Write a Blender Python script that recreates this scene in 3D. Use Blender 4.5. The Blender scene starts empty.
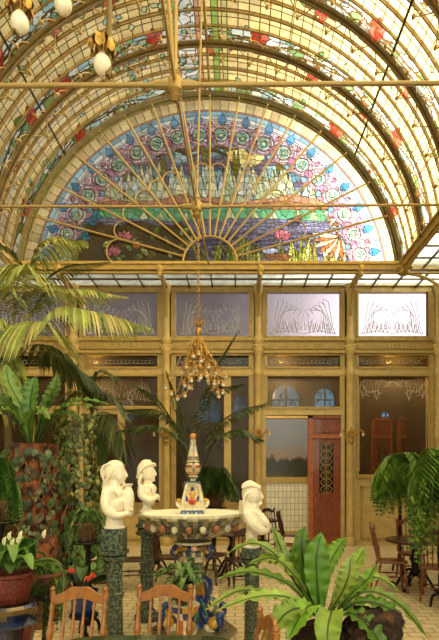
import bpy, math, random
import numpy as np
from mathutils import Vector, Matrix, noise
random.seed(7); rng = np.random.default_rng(7)
SC = bpy.context.scene; C = SC.collection
PI = math.pi
VX, YH, F, EYE = 235.0, 477.0, 480.0, 1.7
def V(*a): return Vector(a)
def P(px, py, s):            # a point of the place at scale s (pixels per metre, depth 480/s)
    return Vector(((px-VX)/s, F/s, EYE-(py-YH)/s))
def R(d): return math.radians(d)
def lin(c):
    return tuple((x/255/12.92 if x/255 <= .04045 else ((x/255+.055)/1.055)**2.4) for x in c)
def U(a, b): return random.uniform(a, b)

# ------------------------------------------------------------------ mesh builder
class MB:
    def __init__(s): s.v = []; s.f = []; s.c = []
    def add(s, vs, fs, col=None):
        n = len(s.v); s.v.extend([tuple(p) for p in vs])
        for f in fs: s.f.append(tuple(i+n for i in f)); s.c.append(col)
    def box(s, c, d, rz=0, col=None, rx=0, ry=0):
        M = Matrix.Rotation(rz, 3, 'Z') @ Matrix.Rotation(ry, 3, 'Y') @ Matrix.Rotation(rx, 3, 'X')
        c = Vector(c); vs = []
        for z in (-.5, .5):
            for x, y in ((-.5, -.5), (.5, -.5), (.5, .5), (-.5, .5)):
                vs.append(c + M @ Vector((x*d[0], y*d[1], z*d[2])))
        s.add(vs, [(3,2,1,0),(4,5,6,7),(0,1,5,4),(1,2,6,5),(2,3,7,6),(3,0,4,7)], col)
    def bb(s, x0, x1, y0, y1, z0, z1, col=None):
        s.box(((x0+x1)/2, (y0+y1)/2, (z0+z1)/2), (abs(x1-x0), abs(y1-y0), abs(z1-z0)), col=col)
    def tube(s, pts, r, n=8, col=None, cap=True):
        pts = [Vector(p) for p in pts]
        if len(pts) < 2: return
        rs = r if isinstance(r, (list, tuple)) else [r]*len(pts)
        vs = []; ref = None
        for i, p in enumerate(pts):
            t = (pts[min(i+1, len(pts)-1)] - pts[max(i-1, 0)])
            if t.length < 1e-9: t = Vector((0,0,1))
            t.normalize()
            if ref is None: ref = Vector((0,0,1)) if abs(t.z) < .9 else Vector((1,0,0))
            a = t.cross(ref)
            if a.length < 1e-5: a = t.cross(Vector((.3,1,.2)))
            a.normalize(); b = a.cross(t).normalized(); ref = b if True else ref
            ref = b
            for k in range(n):
                q = 2*PI*k/n
                vs.append(p + (a*math.cos(q) + b*math.sin(q))*rs[i])
        fs = []
        for i in range(len(pts)-1):
            for k in range(n):
                k2 = (k+1) % n
                fs.append((i*n+k, i*n+k2, (i+1)*n+k2, (i+1)*n+k))
        if cap:
            fs.append(tuple(range(n-1, -1, -1))); fs.append(tuple((len(pts)-1)*n+k for k in range(n)))
        s.add(vs, fs, col)
    def lathe(s, prof, n=20, o=(0,0,0), col=None, sy=1., ph=0, cols=None, M=None):
        o = Vector(o); m = len(prof); vs = []
        if m == 2 and prof[0][1] == prof[1][1]:
            r_ = max(prof[0][0], prof[1][0]); s.add([o+Vector((r_*math.cos(2*PI*k/n), r_*math.sin(2*PI*k/n), prof[0][1])) for k in range(n)], [tuple(range(n))], col); return
        for r, z in prof:
            for k in range(n):
                q = 2*PI*(k+ph)/n
                p = Vector((r*math.cos(q), r*math.sin(q)*sy, z))
                if M: p = M @ p
                vs.append(o + p)
        for i in range(m-1):
            fs = []
            for k in range(n):
                k2 = (k+1) % n
                fs.append((i*n+k, i*n+k2, (i+1)*n+k2, (i+1)*n+k))
            if i == 0: base = len(s.v); s.v.extend([tuple(p) for p in vs])
            for f in fs:
                s.f.append(tuple(j+base for j in f)); s.c.append(cols(i, f[0] % n) if cols else col)
        if prof[0][0] > 1e-4: s.f.append(tuple(base+k for k in range(n-1, -1, -1))); s.c.append(cols(0,0) if cols else col)
        if prof[-1][0] > 1e-4: s.f.append(tuple(base+(m-1)*n+k for k in range(n))); s.c.append(cols(m-2,0) if cols else col)
    def ball(s, c, r, n=10, col=None, M=None):
        if not isinstance(r, (tuple, list)): r = (r, r, r)
        prof = [(math.sin(PI*i/n), -math.cos(PI*i/n)) for i in range(n+1)]
        prof[0] = (1e-5, -1); prof[-1] = (1e-5, 1)
        S = Matrix.Diagonal(Vector(r))
        s.lathe(prof, max(8, int(n*1.4)), c, col, M=(M @ S) if M else S)
    def prism(s, poly, y0, y1, col=None):      # polygon in XZ extruded along Y
        n = len(poly)
        vs = [(x, y0, z) for x, z in poly] + [(x, y1, z) for x, z in poly]
        fs = [tuple(range(n)), tuple(range(2*n-1, n-1, -1))] + [(i, i+n, (i+1) % n+n, (i+1) % n) for i in range(n)]
        s.add(vs, fs, col)
    def blade(s, pts, w, up=(0,0,1), col=None, fold=.15, wave=0., nw=6., ac=2, rib=None):
        # leaf surface along pts; w: width list; ac: cells on each side of the midrib
        pts = [Vector(p) for p in pts]; up = Vector(up); n = len(pts); vs = []
        ph = U(0, 6)
        for i, p in enumerate(pts):
            t = (pts[min(i+1, n-1)] - pts[max(i-1, 0)]).normalized()
            sd = t.cross(up)
            if sd.length < 1e-3: sd = t.cross(Vector((0,1,.1)))
            sd.normalize(); nm = sd.cross(t)
            hw = w[i]/2
            for k in range(-ac, ac+1):
                q = k/ac
                dz = abs(q)*fold*hw*2 + wave*(abs(q)**2)*math.sin(i/n*nw*2*PI+ph+(1.6 if q > 0 else 0))*hw*2
                vs.append(p + sd*(q*hw) + nm*dz)
        m = 2*ac+1; fs = []
        for i in range(n-1):
            for k in range(m-1):
                fs.append((i*m+k, i*m+k+1, (i+1)*m+k+1, (i+1)*m+k))
        s.add(vs, fs, col)
    def build(s, name, mat, parent=None, smooth=True, bevel=0., world=True, mods=None):
        me = bpy.data.meshes.new(name)
        vs = s.v
        if parent is not None and world:
            M = wm(parent).inverted(); vs = [tuple(M @ Vector(p)) for p in s.v]
        me.from_pydata(vs, [], s.f); me.update()
        if any(c is not None for c in s.c):
            at = me.color_attributes.new('Col', 'FLOAT_COLOR', 'CORNER')
            cnt = [len(f) for f in s.f]
            arr = np.array([(lin(c) if c is not None else (.5,.5,.5)) + (1.,) for c in s.c], dtype=np.float32)
            arr = np.repeat(arr, cnt, axis=0); at.data.foreach_set('color', arr.ravel())
        if smooth: me.shade_smooth()
        if isinstance(mat, str): mat = M_[mat]
        me.materials.append(mat)
        o = bpy.data.objects.new(name, me); C.objects.link(o)
        if parent is not None: o.parent = parent
        if smooth == 2:
            pass
        if bevel:
            b = o.modifiers.new('bevel', 'BEVEL'); b.width = bevel; b.segments = 2; b.limit_method = 'ANGLE'
        if smooth and not mods: 
            try: me.set_sharp_from_angle(angle=R(42))
            except Exception: pass
        if mods: mods(o)
        return o
def wm(o):
    M = Matrix.LocRotScale(o.location, o.rotation_euler, o.scale)
    return wm(o.parent) @ M if o.parent else M
def thing(name, label, cat, loc=(0,0,0), rz=0, group=None):
    o = bpy.data.objects.new(name, None); C.objects.link(o); o.empty_display_size = .1
    o.location = loc; o.rotation_euler = (0,0,rz); o['label'] = label; o['category'] = cat
    if group: o['group'] = group
    return o
def tag(o, label, cat, group=None, kind=None):
    o['label'] = label; o['category'] = cat
    if group: o['group'] = group
    if kind: o['kind'] = kind
    return o
def struct(o): o['kind'] = 'structure'; return o
def copy_tree(o, parent=None):
    c = o.copy(); C.objects.link(c)
    if parent is not None: c.parent = parent
    for ch in list(o.children): copy_tree(ch, c)
    return c
def bez(a, b, c, n=10):
    a, b, c = Vector(a), Vector(b), Vector(c)
    return [a*(1-t)**2 + b*2*t*(1-t) + c*t*t for t in [i/n for i in range(n+1)]]
def spl(pts, n=6):           # catmull rom through points
    pts = [Vector(p) for p in pts]; q = [pts[0]*2-pts[1]] + pts + [pts[-1]*2-pts[-2]]; out = []
    for i in range(1, len(q)-2):
        for k in range(n):
            t = k/n; a, b, c, d = q[i-1], q[i], q[i+1], q[i+2]
            out.append(.5*((2*b)+(c-a)*t+(2*a-5*b+4*c-d)*t*t+(3*b-a-3*c+d)*t**3))
    out.append(pts[-1]); return out

# ------------------------------------------------------------------ materials
M_ = {}
def mat(name, col=(128,128,128), rough=.5, metal=0., vc=False, var=.0, vscale=8., bump=0., bscale=40., col2=None, trans=0., spec=.5, coat=0., detail=4., lo=.4, hi=.6):
    m = bpy.data.materials.new(name); m.use_nodes = True; nt = m.node_tree; N = nt.nodes; L = nt.links
    b = N['Principled BSDF']; b.inputs['Roughness'].default_value = rough; b.inputs['Metallic'].default_value = metal
    b.inputs['Specular IOR Level'].default_value = spec; b.inputs['Coat Weight'].default_value = coat
    tc = N.new('ShaderNodeTexCoord')
    if vc:
        a = N.new('ShaderNodeAttribute'); a.attribute_name = 'Col'; csrc = a.outputs['Color']
    else:
        a = N.new('ShaderNodeRGB'); a.outputs[0].default_value = lin(col)+(1,); csrc = a.outputs[0]
    if var or col2:
        n = N.new('ShaderNodeTexNoise'); n.inputs['Scale'].default_value = vscale; n.inputs['Detail'].default_value = detail
        L.new(tc.outputs['Object'], n.inputs['Vector'])
        r = N.new('ShaderNodeMapRange'); r.inputs[1].default_value = lo; r.inputs[2].default_value = hi
        L.new(n.outputs['Fac'], r.inputs[0])
        mx = N.new('ShaderNodeMix'); mx.data_type = 'RGBA'
        L.new(r.outputs[0], mx.inputs[0]); L.new(csrc, mx.inputs[6])
        if col2: mx.inputs[7].default_value = lin(col2)+(1,)
        else:
            h = N.new('ShaderNodeMix'); h.data_type = 'RGBA'; h.blend_type = 'MULTIPLY'; h.inputs[0].default_value = 1
            L.new(csrc, h.inputs[6]); h.inputs[7].default_value = (1-var,)*3+(1,)
            L.new(h.outputs[2], mx.inputs[7])
        csrc = mx.outputs[2]
    L.new(csrc, b.inputs['Base Color'])
    if bump:
        n2 = N.new('ShaderNodeTexNoise'); n2.inputs['Scale'].default_value = bscale; n2.inputs['Detail'].default_value = 6
        L.new(tc.outputs['Object'], n2.inputs['Vector'])
        bp = N.new('ShaderNodeBump'); bp.inputs['Strength'].default_value = bump; bp.inputs['Distance'].default_value = .02
        L.new(n2.outputs['Fac'], bp.inputs['Height']); L.new(bp.outputs[0], b.inputs['Normal'])
    if trans:
        t = N.new('ShaderNodeBsdfTranslucent'); L.new(csrc, t.inputs[0])
        ms = N.new('ShaderNodeMixShader'); ms.inputs[0].default_value = trans
        L.new(b.outputs[0], ms.inputs[1]); L.new(t.outputs[0], ms.inputs[2]); L.new(ms.outputs[0], N['Material Output'].inputs[0])
    M_[name] = m; return m
def glassmat(name, col=None, clear=.6, frost=.4, gloss=.06, noise_s=0, dark=.75, gain=1.):
    m = bpy.data.materials.new(name); m.use_nodes = True; nt = m.node_tree; N = nt.nodes; L = nt.links
    N.remove(N['Principled BSDF'])
    if col is None:
        a = N.new('ShaderNodeAttribute'); a.attribute_name = 'Col'; cs = a.outputs['Color']
    else:
        a = N.new('ShaderNodeRGB'); a.outputs[0].default_value = lin(col)+(1,); cs = a.outputs[0]
    if noise_s:
        tc = N.new('ShaderNodeTexCoord'); n = N.new('ShaderNodeTexNoise'); n.inputs['Scale'].default_value = noise_s; n.inputs['Detail'].default_value = 5
        L.new(tc.outputs['Object'], n.inputs['Vector'])
        r = N.new('ShaderNodeMapRange'); r.inputs[1].default_value = .4; r.inputs[2].default_value = .6; r.inputs[3].default_value = dark; r.inputs[4].default_value = 1
        L.new(n.outputs['Fac'], r.inputs[0])
        mx = N.new('ShaderNodeVectorMath'); mx.operation = 'SCALE'; L.new(cs, mx.inputs[0]); L.new(r.outputs[0], mx.inputs['Scale']); cs = mx.outputs[0]
    t = N.new('ShaderNodeBsdfTransparent'); L.new(cs, t.inputs[0])
    tl = N.new('ShaderNodeBsdfTranslucent'); L.new(cs, tl.inputs[0])
    g = N.new('ShaderNodeBsdfGlossy'); g.inputs['Roughness'].default_value = .15; g.inputs['Color'].default_value = (1,1,1,1)
    m1 = N.new('ShaderNodeMixShader'); m1.inputs[0].default_value = frost/(clear+frost)
    L.new(t.outputs[0], m1.inputs[1]); L.new(tl.outputs[0], m1.inputs[2])
    m2 = N.new('ShaderNodeMixShader'); m2.inputs[0].default_value = gloss
    L.new(m1.outputs[0], m2.inputs[1]); L.new(g.outputs[0], m2.inputs[2]); L.new(m2.outputs[0], N['Material Output'].inputs[0])
    M_[name] = m; return m
mat('gold_paint', (182,152,80), .42, .12, var=.18, vscale=9, bump=.12, bscale=25)
mat('pale_paint', (198,170,104), .45, .08, var=.14, vscale=5)
mat('rib_paint', (106,84,36), .4, .2, var=.25, vscale=6)
mat('rod_metal', (158,132,78), .4, .25)
mat('dark_lead', (40,30,14), .5, .3)
mat('gilt', (190,146,70), .3, .6, var=.45, vscale=30)
mat('bulb_glass', (252,246,228), .25, trans=.25)
mat('floor_base', (196,170,124), .55)
mat('plaster_wall', (150,125,80), .8, var=.2)
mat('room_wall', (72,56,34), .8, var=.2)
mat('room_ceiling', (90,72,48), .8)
mat('white_tile', (214,208,180), .35)
mat('door_wood', (142,66,24), .4, var=.4, vscale=14, coat=.3)
mat('door_frame_wood', (176,96,36), .4, var=.3, vscale=14)
mat('marble', (238,226,200), .5, var=.08, vscale=5, bump=.1, bscale=18)
mat('green_marble', (40,50,40), .25, col2=(104,116,94), vscale=48, coat=.35, detail=8, lo=.42, hi=.68)
mat('majolica', vc=True, rough=.2, var=.3, vscale=22, coat=.5)
mat('water', (236,232,212), .8, spec=.1)
mat('honey_wood', (156,98,38), .3, var=.3, vscale=20, coat=.4)
mat('red_wood', (120,58,24), .32, var=.35, vscale=20, coat=.3)
mat('dark_wood', (62,30,16), .35, var=.3, vscale=20, coat=.3)
mat('black_iron', (26,22,20), .35, .5)
mat('table_green', (36,60,30), .25, var=.3, vscale=6, coat=.3)
mat('leaf', vc=True, rough=.42, trans=.28, var=.18, vscale=14)
mat('petal', vc=True, rough=.5, trans=.3)
mat('terracotta', (108,66,42), .7, var=.3)
mat('basket', (112,38,20), .5, var=.5, vscale=50, bump=.6, bscale=90)
mat('bark', (48,30,18), .95, col2=(138,80,44), vscale=9, bump=1., bscale=14, detail=8)
mat('root_ball', (40,24,16), .9, col2=(104,66,40), vscale=14, bump=1., bscale=25, detail=8, lo=.5, hi=.75)
mat('soil', (44,30,20), .95, bump=.6)
mat('dark_ceramic', (30,52,34), .2, coat=.5)
mat('blue_ceramic', (28,44,92), .2, coat=.5)
mat('trunk', (96,84,52), .8, var=.4, vscale=12)
glassmat('stained', None, .86, .14, .04, 7, .85)
glassmat('aisle_glass', (228,230,220), .85, .15, .05, 5, .85)
glassmat('frosted', (206,200,206), .95, .05, .03, 30, .9)
glassmat('smoked', (118,104,74), .8, .2, .03)
glassmat('clear_dark', (196,182,150), .93, .07, .015)
mat('etched', (225,225,220), .6, trans=.7)
glassmat('blue_glass', (150,196,255), .8, .2, .04)
# floor: small pavers
def floor_mat():
    m = bpy.data.materials.new('floor_pavers'); m.use_nodes = True; N = m.node_tree.nodes; L = m.node_tree.links; b = N['Principled BSDF']
    tc = N.new('ShaderNodeTexCoord'); mp = N.new('ShaderNodeMapping'); mp.inputs['Rotation'].default_value = (0,0,R(0))
    br = N.new('ShaderNodeTexBrick'); br.inputs['Scale'].default_value = 1; br.inputs['Brick Width'].default_value = .22; br.inputs['Row Height'].default_value = .15
    br.inputs['Mortar Size'].default_value = .012; br.inputs['Mortar Smooth'].default_value = .3
    br.inputs['Color1'].default_value = lin((226,212,176))+(1,); br.inputs['Color2'].default_value = lin((212,196,158))+(1,); br.inputs['Mortar'].default_value = lin((166,142,100))+(1,)
    n = N.new('ShaderNodeTexNoise'); n.inputs['Scale'].default_value = 1.5; n.inputs['Detail'].default_value = 6
    mx = N.new('ShaderNodeMix'); mx.data_type = 'RGBA'; mx.blend_type = 'MULTIPLY'; mx.inputs[7].default_value = (.78,.74,.66,1)
    L.new(tc.outputs['Object'], mp.inputs[0]); L.new(mp.outputs[0], br.inputs[0]); L.new(tc.outputs['Object'], n.inputs[0])
    L.new(n.outputs['Fac'], mx.inputs[0]); L.new(br.outputs['Color'], mx.inputs[6]); L.new(mx.outputs[2], b.inputs['Base Color'])
    bp = N.new('ShaderNodeBump'); bp.invert = True; bp.inputs['Strength'].default_value = .4; bp.inputs['Distance'].default_value = .01
    L.new(br.outputs['Fac'], bp.inputs['Height']); L.new(bp.outputs[0], b.inputs['Normal']); b.inputs['Roughness'].default_value = .5
    M_['floor'] = m
floor_mat()
def tile_mat():
    m = bpy.data.materials.new('wall_tiles'); m.use_nodes = True; N = m.node_tree.nodes; L = m.node_tree.links; b = N['Principled BSDF']
    tc = N.new('ShaderNodeTexCoord'); mp = N.new('ShaderNodeMapping'); mp.inputs['Rotation'].default_value = (R(90),0,0)
    br = N.new('ShaderNodeTexBrick'); br.offset = 0; br.inputs['Scale'].default_value = 1; br.inputs['Brick Width'].default_value = .12; br.inputs['Row Height'].default_value = .18
    br.inputs['Mortar Size'].default_value = .012
    br.inputs['Color1'].default_value = lin((226,220,192))+(1,); br.inputs['Color2'].default_value = lin((206,204,180))+(1,); br.inputs['Mortar'].default_value = lin((176,170,138))+(1,)
    L.new(tc.outputs['Object'], mp.inputs[0]); L.new(mp.outputs[0], br.inputs[0]); L.new(br.outputs['Color'], b.inputs['Base Color'])
    b.inputs['Roughness'].default_value = .3; M_['tiles'] = m
tile_mat()

# ------------------------------------------------------------------ camera, sky, render settings
cam = bpy.data.cameras.new('camera'); co = bpy.data.objects.new('camera', cam); C.objects.link(co)
co.location = (0,0,EYE); co.rotation_euler = (R(90),0,0)
cam.sensor_fit = 'HORIZONTAL'; cam.sensor_width = 36; cam.lens = F/439*36
cam.shift_x = (219.5-VX)/439; cam.shift_y = (YH-320)/439; cam.clip_start = .05; cam.clip_end = 200
SC.camera = co
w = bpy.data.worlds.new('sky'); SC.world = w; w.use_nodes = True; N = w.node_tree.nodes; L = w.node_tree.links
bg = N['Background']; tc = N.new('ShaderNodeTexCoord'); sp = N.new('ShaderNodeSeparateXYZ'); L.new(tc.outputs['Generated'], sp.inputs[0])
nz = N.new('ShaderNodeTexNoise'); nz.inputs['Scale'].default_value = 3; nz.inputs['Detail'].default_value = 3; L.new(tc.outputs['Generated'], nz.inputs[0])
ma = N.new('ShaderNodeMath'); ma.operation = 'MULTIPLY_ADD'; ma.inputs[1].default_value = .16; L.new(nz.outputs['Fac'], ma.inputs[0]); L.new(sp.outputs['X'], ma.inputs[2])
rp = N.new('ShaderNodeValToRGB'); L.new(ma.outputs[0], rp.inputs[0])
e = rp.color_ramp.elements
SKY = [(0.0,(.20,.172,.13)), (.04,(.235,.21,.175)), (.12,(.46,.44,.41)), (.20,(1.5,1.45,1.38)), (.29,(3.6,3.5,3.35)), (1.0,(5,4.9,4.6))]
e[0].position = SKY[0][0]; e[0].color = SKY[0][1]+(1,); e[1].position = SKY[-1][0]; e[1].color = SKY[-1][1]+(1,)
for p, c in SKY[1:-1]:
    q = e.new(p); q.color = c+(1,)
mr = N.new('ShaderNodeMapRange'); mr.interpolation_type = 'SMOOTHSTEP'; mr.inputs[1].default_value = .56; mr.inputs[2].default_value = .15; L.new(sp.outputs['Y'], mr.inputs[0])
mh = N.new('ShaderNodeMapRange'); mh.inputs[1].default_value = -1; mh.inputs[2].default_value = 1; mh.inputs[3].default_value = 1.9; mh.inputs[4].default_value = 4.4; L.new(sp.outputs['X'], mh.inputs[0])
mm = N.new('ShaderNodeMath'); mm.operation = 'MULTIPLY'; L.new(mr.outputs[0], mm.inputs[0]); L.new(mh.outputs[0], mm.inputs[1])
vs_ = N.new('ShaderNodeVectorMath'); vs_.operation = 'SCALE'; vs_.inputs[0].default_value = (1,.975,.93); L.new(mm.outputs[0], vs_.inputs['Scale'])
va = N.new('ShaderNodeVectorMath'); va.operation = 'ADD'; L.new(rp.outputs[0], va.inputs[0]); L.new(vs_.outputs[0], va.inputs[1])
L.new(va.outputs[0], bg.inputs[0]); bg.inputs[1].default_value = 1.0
w.cycles.sampling_method = 'MANUAL'; w.cycles.sample_map_resolution = 512
SC.view_settings.view_transform = 'Standard'; SC.view_settings.look = 'None'; SC.view_settings.gamma = 1; SC.view_settings.exposure = .35
cy = SC.cycles; cy.max_bounces = 8; cy.diffuse_bounces = 4; cy.glossy_bounces = 3; cy.transmission_bounces = 6; cy.transparent_max_bounces = 12
cy.use_denoising = True; cy.sample_clamp_indirect = 4

# ------------------------------------------------------------------ mosaics of coloured glass
def voro(X, Y, size, seed, sx=1., sy=1.):
    r = np.random.default_rng(seed); gx = X/(size*sx); gy = Y/(size*sy)
    ix = np.floor(gx).astype(int); iy = np.floor(gy).astype(int)
    n = 512; jx = r.random((n, n)); jy = r.random((n, n))
    best = np.full(X.shape, 1e9); bid = np.zeros(X.shape, int)
    for a in (-1,0,1):
        for b in (-1,0,1):
            cx = ix+a; cyy = iy+b; k = (cx % n, cyy % n)
            d = (cx+.15+.7*jx[k]-gx)**2 + (cyy+.15+.7*jy[k]-gy)**2
            m = d < best; best[m] = d[m]; bid[m] = ((cx % n)*n+(cyy % n))[m]
    return bid
def inpoly(X, Y, poly):
    ins = np.zeros(X.shape, bool); n = len(poly)
    for i in range(n):
        x0, y0 = poly[i]; x1, y1 = poly[(i+1) % n]
        if y0 == y1: continue
        c = ((Y >= min(y0,y1)) & (Y < max(y0,y1))) & (X < (x1-x0)*(Y-y0)/(y1-y0)+x0)
        ins ^= c
    return ins
class Canvas:
    def __init__(s, X, Y, base):
        s.X, s.Y = X, Y; s.col = np.zeros(X.shape+(3,)); s.col[:] = base; s.id = np.zeros(X.shape, int); s.k = 1; s.jit = {}
    def put(s, m, c, jit=.12, cells=None):
        s.col[m] = c; s.id[m] = s.k
        if cells is not None: s.id[m] = s.k + 1000*(1+cells[m])
        s.k += 1
    def disc(s, x, y, r, c, ry=None): s.put(((s.X-x)/r)**2+((s.Y-y)/(ry or r))**2 < 1, c)
    def poly(s, p, c): s.put(inpoly(s.X, s.Y, p), c)
    def petal(s, x, y, l, wd, a, c):   # leaf shape pointing along a
        ca, sa = math.cos(a), math.sin(a); u = (s.X-x)*ca+(s.Y-y)*sa; v = -(s.X-x)*sa+(s.Y-y)*ca
        t = np.clip(u/l, 0, 1); s.put((u > 0) & (u < l) & (np.abs(v) < wd*np.sin(PI*t**.8)), c)
def finish(cv, cells, jit, lead=(26,20,14), light=None, lead_mask=None):
    idc = cv.id*262144*4 + (cells if cells is not None else 0)*(cv.id < 1000)
    h = (idc.astype(np.int64)*2654435761 % 4294967296)/4294967296.
    h2 = ((idc.astype(np.int64)+77)*40503 % 65536)/65536.
    col = cv.col*(1-jit+2*jit*h)[..., None]; col[..., 2] *= (1-jit*.6+jit*1.2*h2)
    e = np.zeros(cv.X.shape, bool); e[:, 1:] |= idc[:, 1:] != idc[:, :-1]; e[1:, :] |= idc[1:, :] != idc[:-1, :]
    if lead_mask is not None: e |= lead_mask
    col[e] = lead
    return np.clip(col, 0, 255)
def grid_mesh(name, pts, col, mask, material, parent=None):
    """pts (h+1,w+1,3) corners, col (h,w,3) srgb, mask (h,w)"""
    h, wd = mask.shape
    idx = np.arange((h+1)*(wd+1)).reshape(h+1, wd+1)
    q = np.stack([idx[:-1,:-1], idx[:-1,1:], idx[1:,1:], idx[1:,:-1]], -1)[mask]
    used, inv = np.unique(q.ravel(), return_inverse=True)
    co_ = pts.reshape(-1, 3)[used]; nf = len(q)
    me = bpy.data.meshes.new(name); me.vertices.add(len(co_)); me.vertices.foreach_set('co', co_.astype(np.float32).ravel())
    me.loops.add(nf*4); me.loops.foreach_set('vertex_index', inv.astype(np.int32).ravel())
    me.polygons.add(nf); me.polygons.foreach_set('loop_start', np.arange(0, nf*4, 4, dtype=np.int32)); me.polygons.foreach_set('loop_total', np.full(nf, 4, dtype=np.int32))
    me.update(calc_edges=True)
    c = col[mask]/255.; c = np.where(c <= .04045, c/12.92, ((c+.055)/1.055)**2.4)
    c = np.repeat(np.concatenate([c, np.ones((nf,1))], 1).astype(np.float32), 4, axis=0)
    at = me.color_attributes.new('Col', 'FLOAT_COLOR', 'CORNER'); at.data.foreach_set('color', c.ravel())
    me.materials.append(M_[material]); o = bpy.data.objects.new(name, me); C.objects.link(o)
    if parent is not None: o.parent = parent
    return o

# ---- the great lunette
AX, AZ, AR = (210-VX)/44, EYE+(477-286.5)/44, 194/44.   # circle centre and radius of the vault
SPR = EYE+(477-265)/44                                   # springing height
YA = F/44
def lunette():
    st = .5
    xs = np.arange(12, 408+st, st); ys = np.arange(88, 266+st, st)
    X, Y = np.meshgrid((xs[:-1]+xs[1:])/2, (ys[:-1]+ys[1:])/2)
    rho = np.hypot(X-210, Y-286.5); th = np.arctan2(286.5-Y, X-210)
    cv = Canvas(X, Y, (150,150,170))
    cb = voro(X, Y, 5.5, 3, 1.5, .8); cs = voro(X, Y, 4.5, 5); cL = voro(X, Y, 7, 9)
    # sky of blue and violet clouds
    wob = np.sin(X/11+np.sin(Y/5)*1.5)*5+np.sin(X/5.3+2)*2.5
    cv.put(rho < 400, (96,150,180))
    cv.put((np.sin((Y+wob)/4.2) > .1) & (Y > 135), (116,100,124))
    cv.put((np.sin((Y+wob)/4.2+X/60) > .75), (164,200,206))
    cv.put((Y+wob*.7 < 143), (128,186,140))
    cv.put((Y+wob*.7 < 136), (150,196,190))
    cv.put((np.abs(Y-147-np.sin(X/9)*3) < 2.4) & (X > 160) & (X < 250), (112,58,34))
    cv.put((np.abs(Y-152-np.sin(X/6+1)*3) < 1.6) & (X > 150) & (X < 262), (66,44,40))
    cv.put((((X-246)/20)**2+((Y-150)/17)**2 < 1) & (Y > 146-(X-246)*.25), (246,224,146))
    cv.disc(240, 139, 7, (120,190,120), 4)
    for (x, y, w_, h) in ((236,165,4,18),(284,168,5,16),(279,170,3,12),(310,176,4,13),(127,166,5,15),(162,168,4,14),(205,150,5,16)):
        cv.poly([(x-w_*.6,y+h),(x-w_,y-h*.2),(x-w_*.5,y-h*.9),(x,y-h*.3),(x+w_*.5,y-h),(x+w_,y),(x+w_*.6,y+h)], (122,112,28))
    cv.disc(292, 168, 5.5, (70,140,170), 8); cv.disc(292, 168, 2.6, (180,215,215), 4.5)
    # pale pointed trees
    for i in range(170):
        x = U(62, 366); b = 206+U(-4,2); t = U(156, 188) + abs(x-215)*.03
        w_ = U(4, 8); cc = random.choice([(226,228,190),(212,220,178),(232,226,196),(196,206,160),(204,216,200)])
        cv.poly([(x-w_, b), (x-w_*.7, (b+t)/2), (x, t), (x+w_*.7, (b+t)/2), (x+w_, b)], cc)
    cv.put((Y > 190) & (np.sin(X/7.)*3+Y > 196), (206,206,160))
    cv.put((Y > 198+np.sin(X/17)*3.5+np.sin(X/6.)*1.2), (206,150,112))
    cv.put((Y > 203+np.sin(X/13+2)*3), (184,124,90))
    cv.put((Y > 207.5+np.sin(X/40)*1.5), (104,186,132))
    for i in range(14):
        x = 75+i*22+U(-6,6); cv.poly([(x-5,219),(x,209+U(-1,3)),(x+5,219)], (206,216,166))
    cv.put(Y > 219+np.sin(X/23)*1.5, (134,128,156))
    for k in range(8):
        cv.put((np.abs(Y-(223+k*5.4)-np.sin(X/9+k*1.3)*1.5) < 1.1), random.choice([(92,86,124),(150,150,178),(76,72,116)]))
    # bank with lotus on the left
    cv.put((X < 196-(Y-222)*.1+np.sin(Y/3)*5) & (Y > 223+np.sin(X/8)*2.5) & (X < 186+np.sin(Y/4)*6), (72,52,18))
    cv.disc(165, 232, 14, (62,44,18), 8)
    for i in range(60):
        x = U(42, 196); y = U(232, 264); a = U(-2.8, -.3)
        cv.petal(x, y, U(7, 14), U(1.6, 3.2), a, random.choice([(150,172,92),(108,142,58),(186,196,112),(126,120,40),(92,112,44)]))
    for i in range(26):
        x = U(190, 232); y = U(252, 264); cv.petal(x, y, U(5,10), 2, U(-2.6,-.5), random.choice([(116,140,60),(90,80,110),(150,150,90)]))
    for x, y in ((124,234),(112,249),(282,233)):
        for k, a in enumerate((-2.5,-2.1,-1.57,-1.05,-.6)): cv.petal(x, y+6, 11, 3.2, a, (232,138,150) if k % 2 else (214,110,126))
    cv.disc(136, 244, 4, (214,140,60)); cv.disc(141, 228, 2.5, (220,120,60))
    for x, y in ((88,222),(82,237),(93,216),(76,230)):
        for a in (-2.9,-1.9,-.9,.1): cv.petal(x, y, 9, 3, a, (54,140,166))
    # reeds on the right
    for i in range(86):
        x = U(212, 392); h = U(14, 38)*(1 if x < 370 else .7)
        l = U(-9, 9); cc = random.choice([(168,172,66),(140,146,48),(196,196,96),(216,214,130),(120,132,44)])
        cv.poly([(x-1.8,266),(x+l*.4-1.5,266-h*.6),(x+l,266-h),(x+l*.5+1.2,266-h*.55),(x+2,266)], cc)
    cv.disc(293, 222, 6.5, (92,84,100), 5); cv.disc(299, 217, 3, (110,100,112)); cv.disc(290, 221, 3, (170,160,165), 2)
    cv.poly([(264,255),(268,259),(288,260),(292,256),(286,253),(270,253)], (142,88,46)); cv.disc(270, 250, 8, (196,206,226), 3)
    # big autumn leaf fans on the right
    for cx, cyy, a0 in ((352,212,2.5),(356,224,2.9),(372,236,3.1),(338,236,2.2),(345,204,3.3)):
        for k in range(9):
            a = a0-1.1+k*.27; cv.petal(cx, cyy, 27, 2.7, a, (196,112,66) if k % 2 else (232,222,170))
    # border: horseshoe motifs
    cv.put(rho > 141+2*np.sin(th*43), (204,150,168)); cv.put(rho > 147, (232,222,224))
    n_m = 21; step = 8.2
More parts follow.
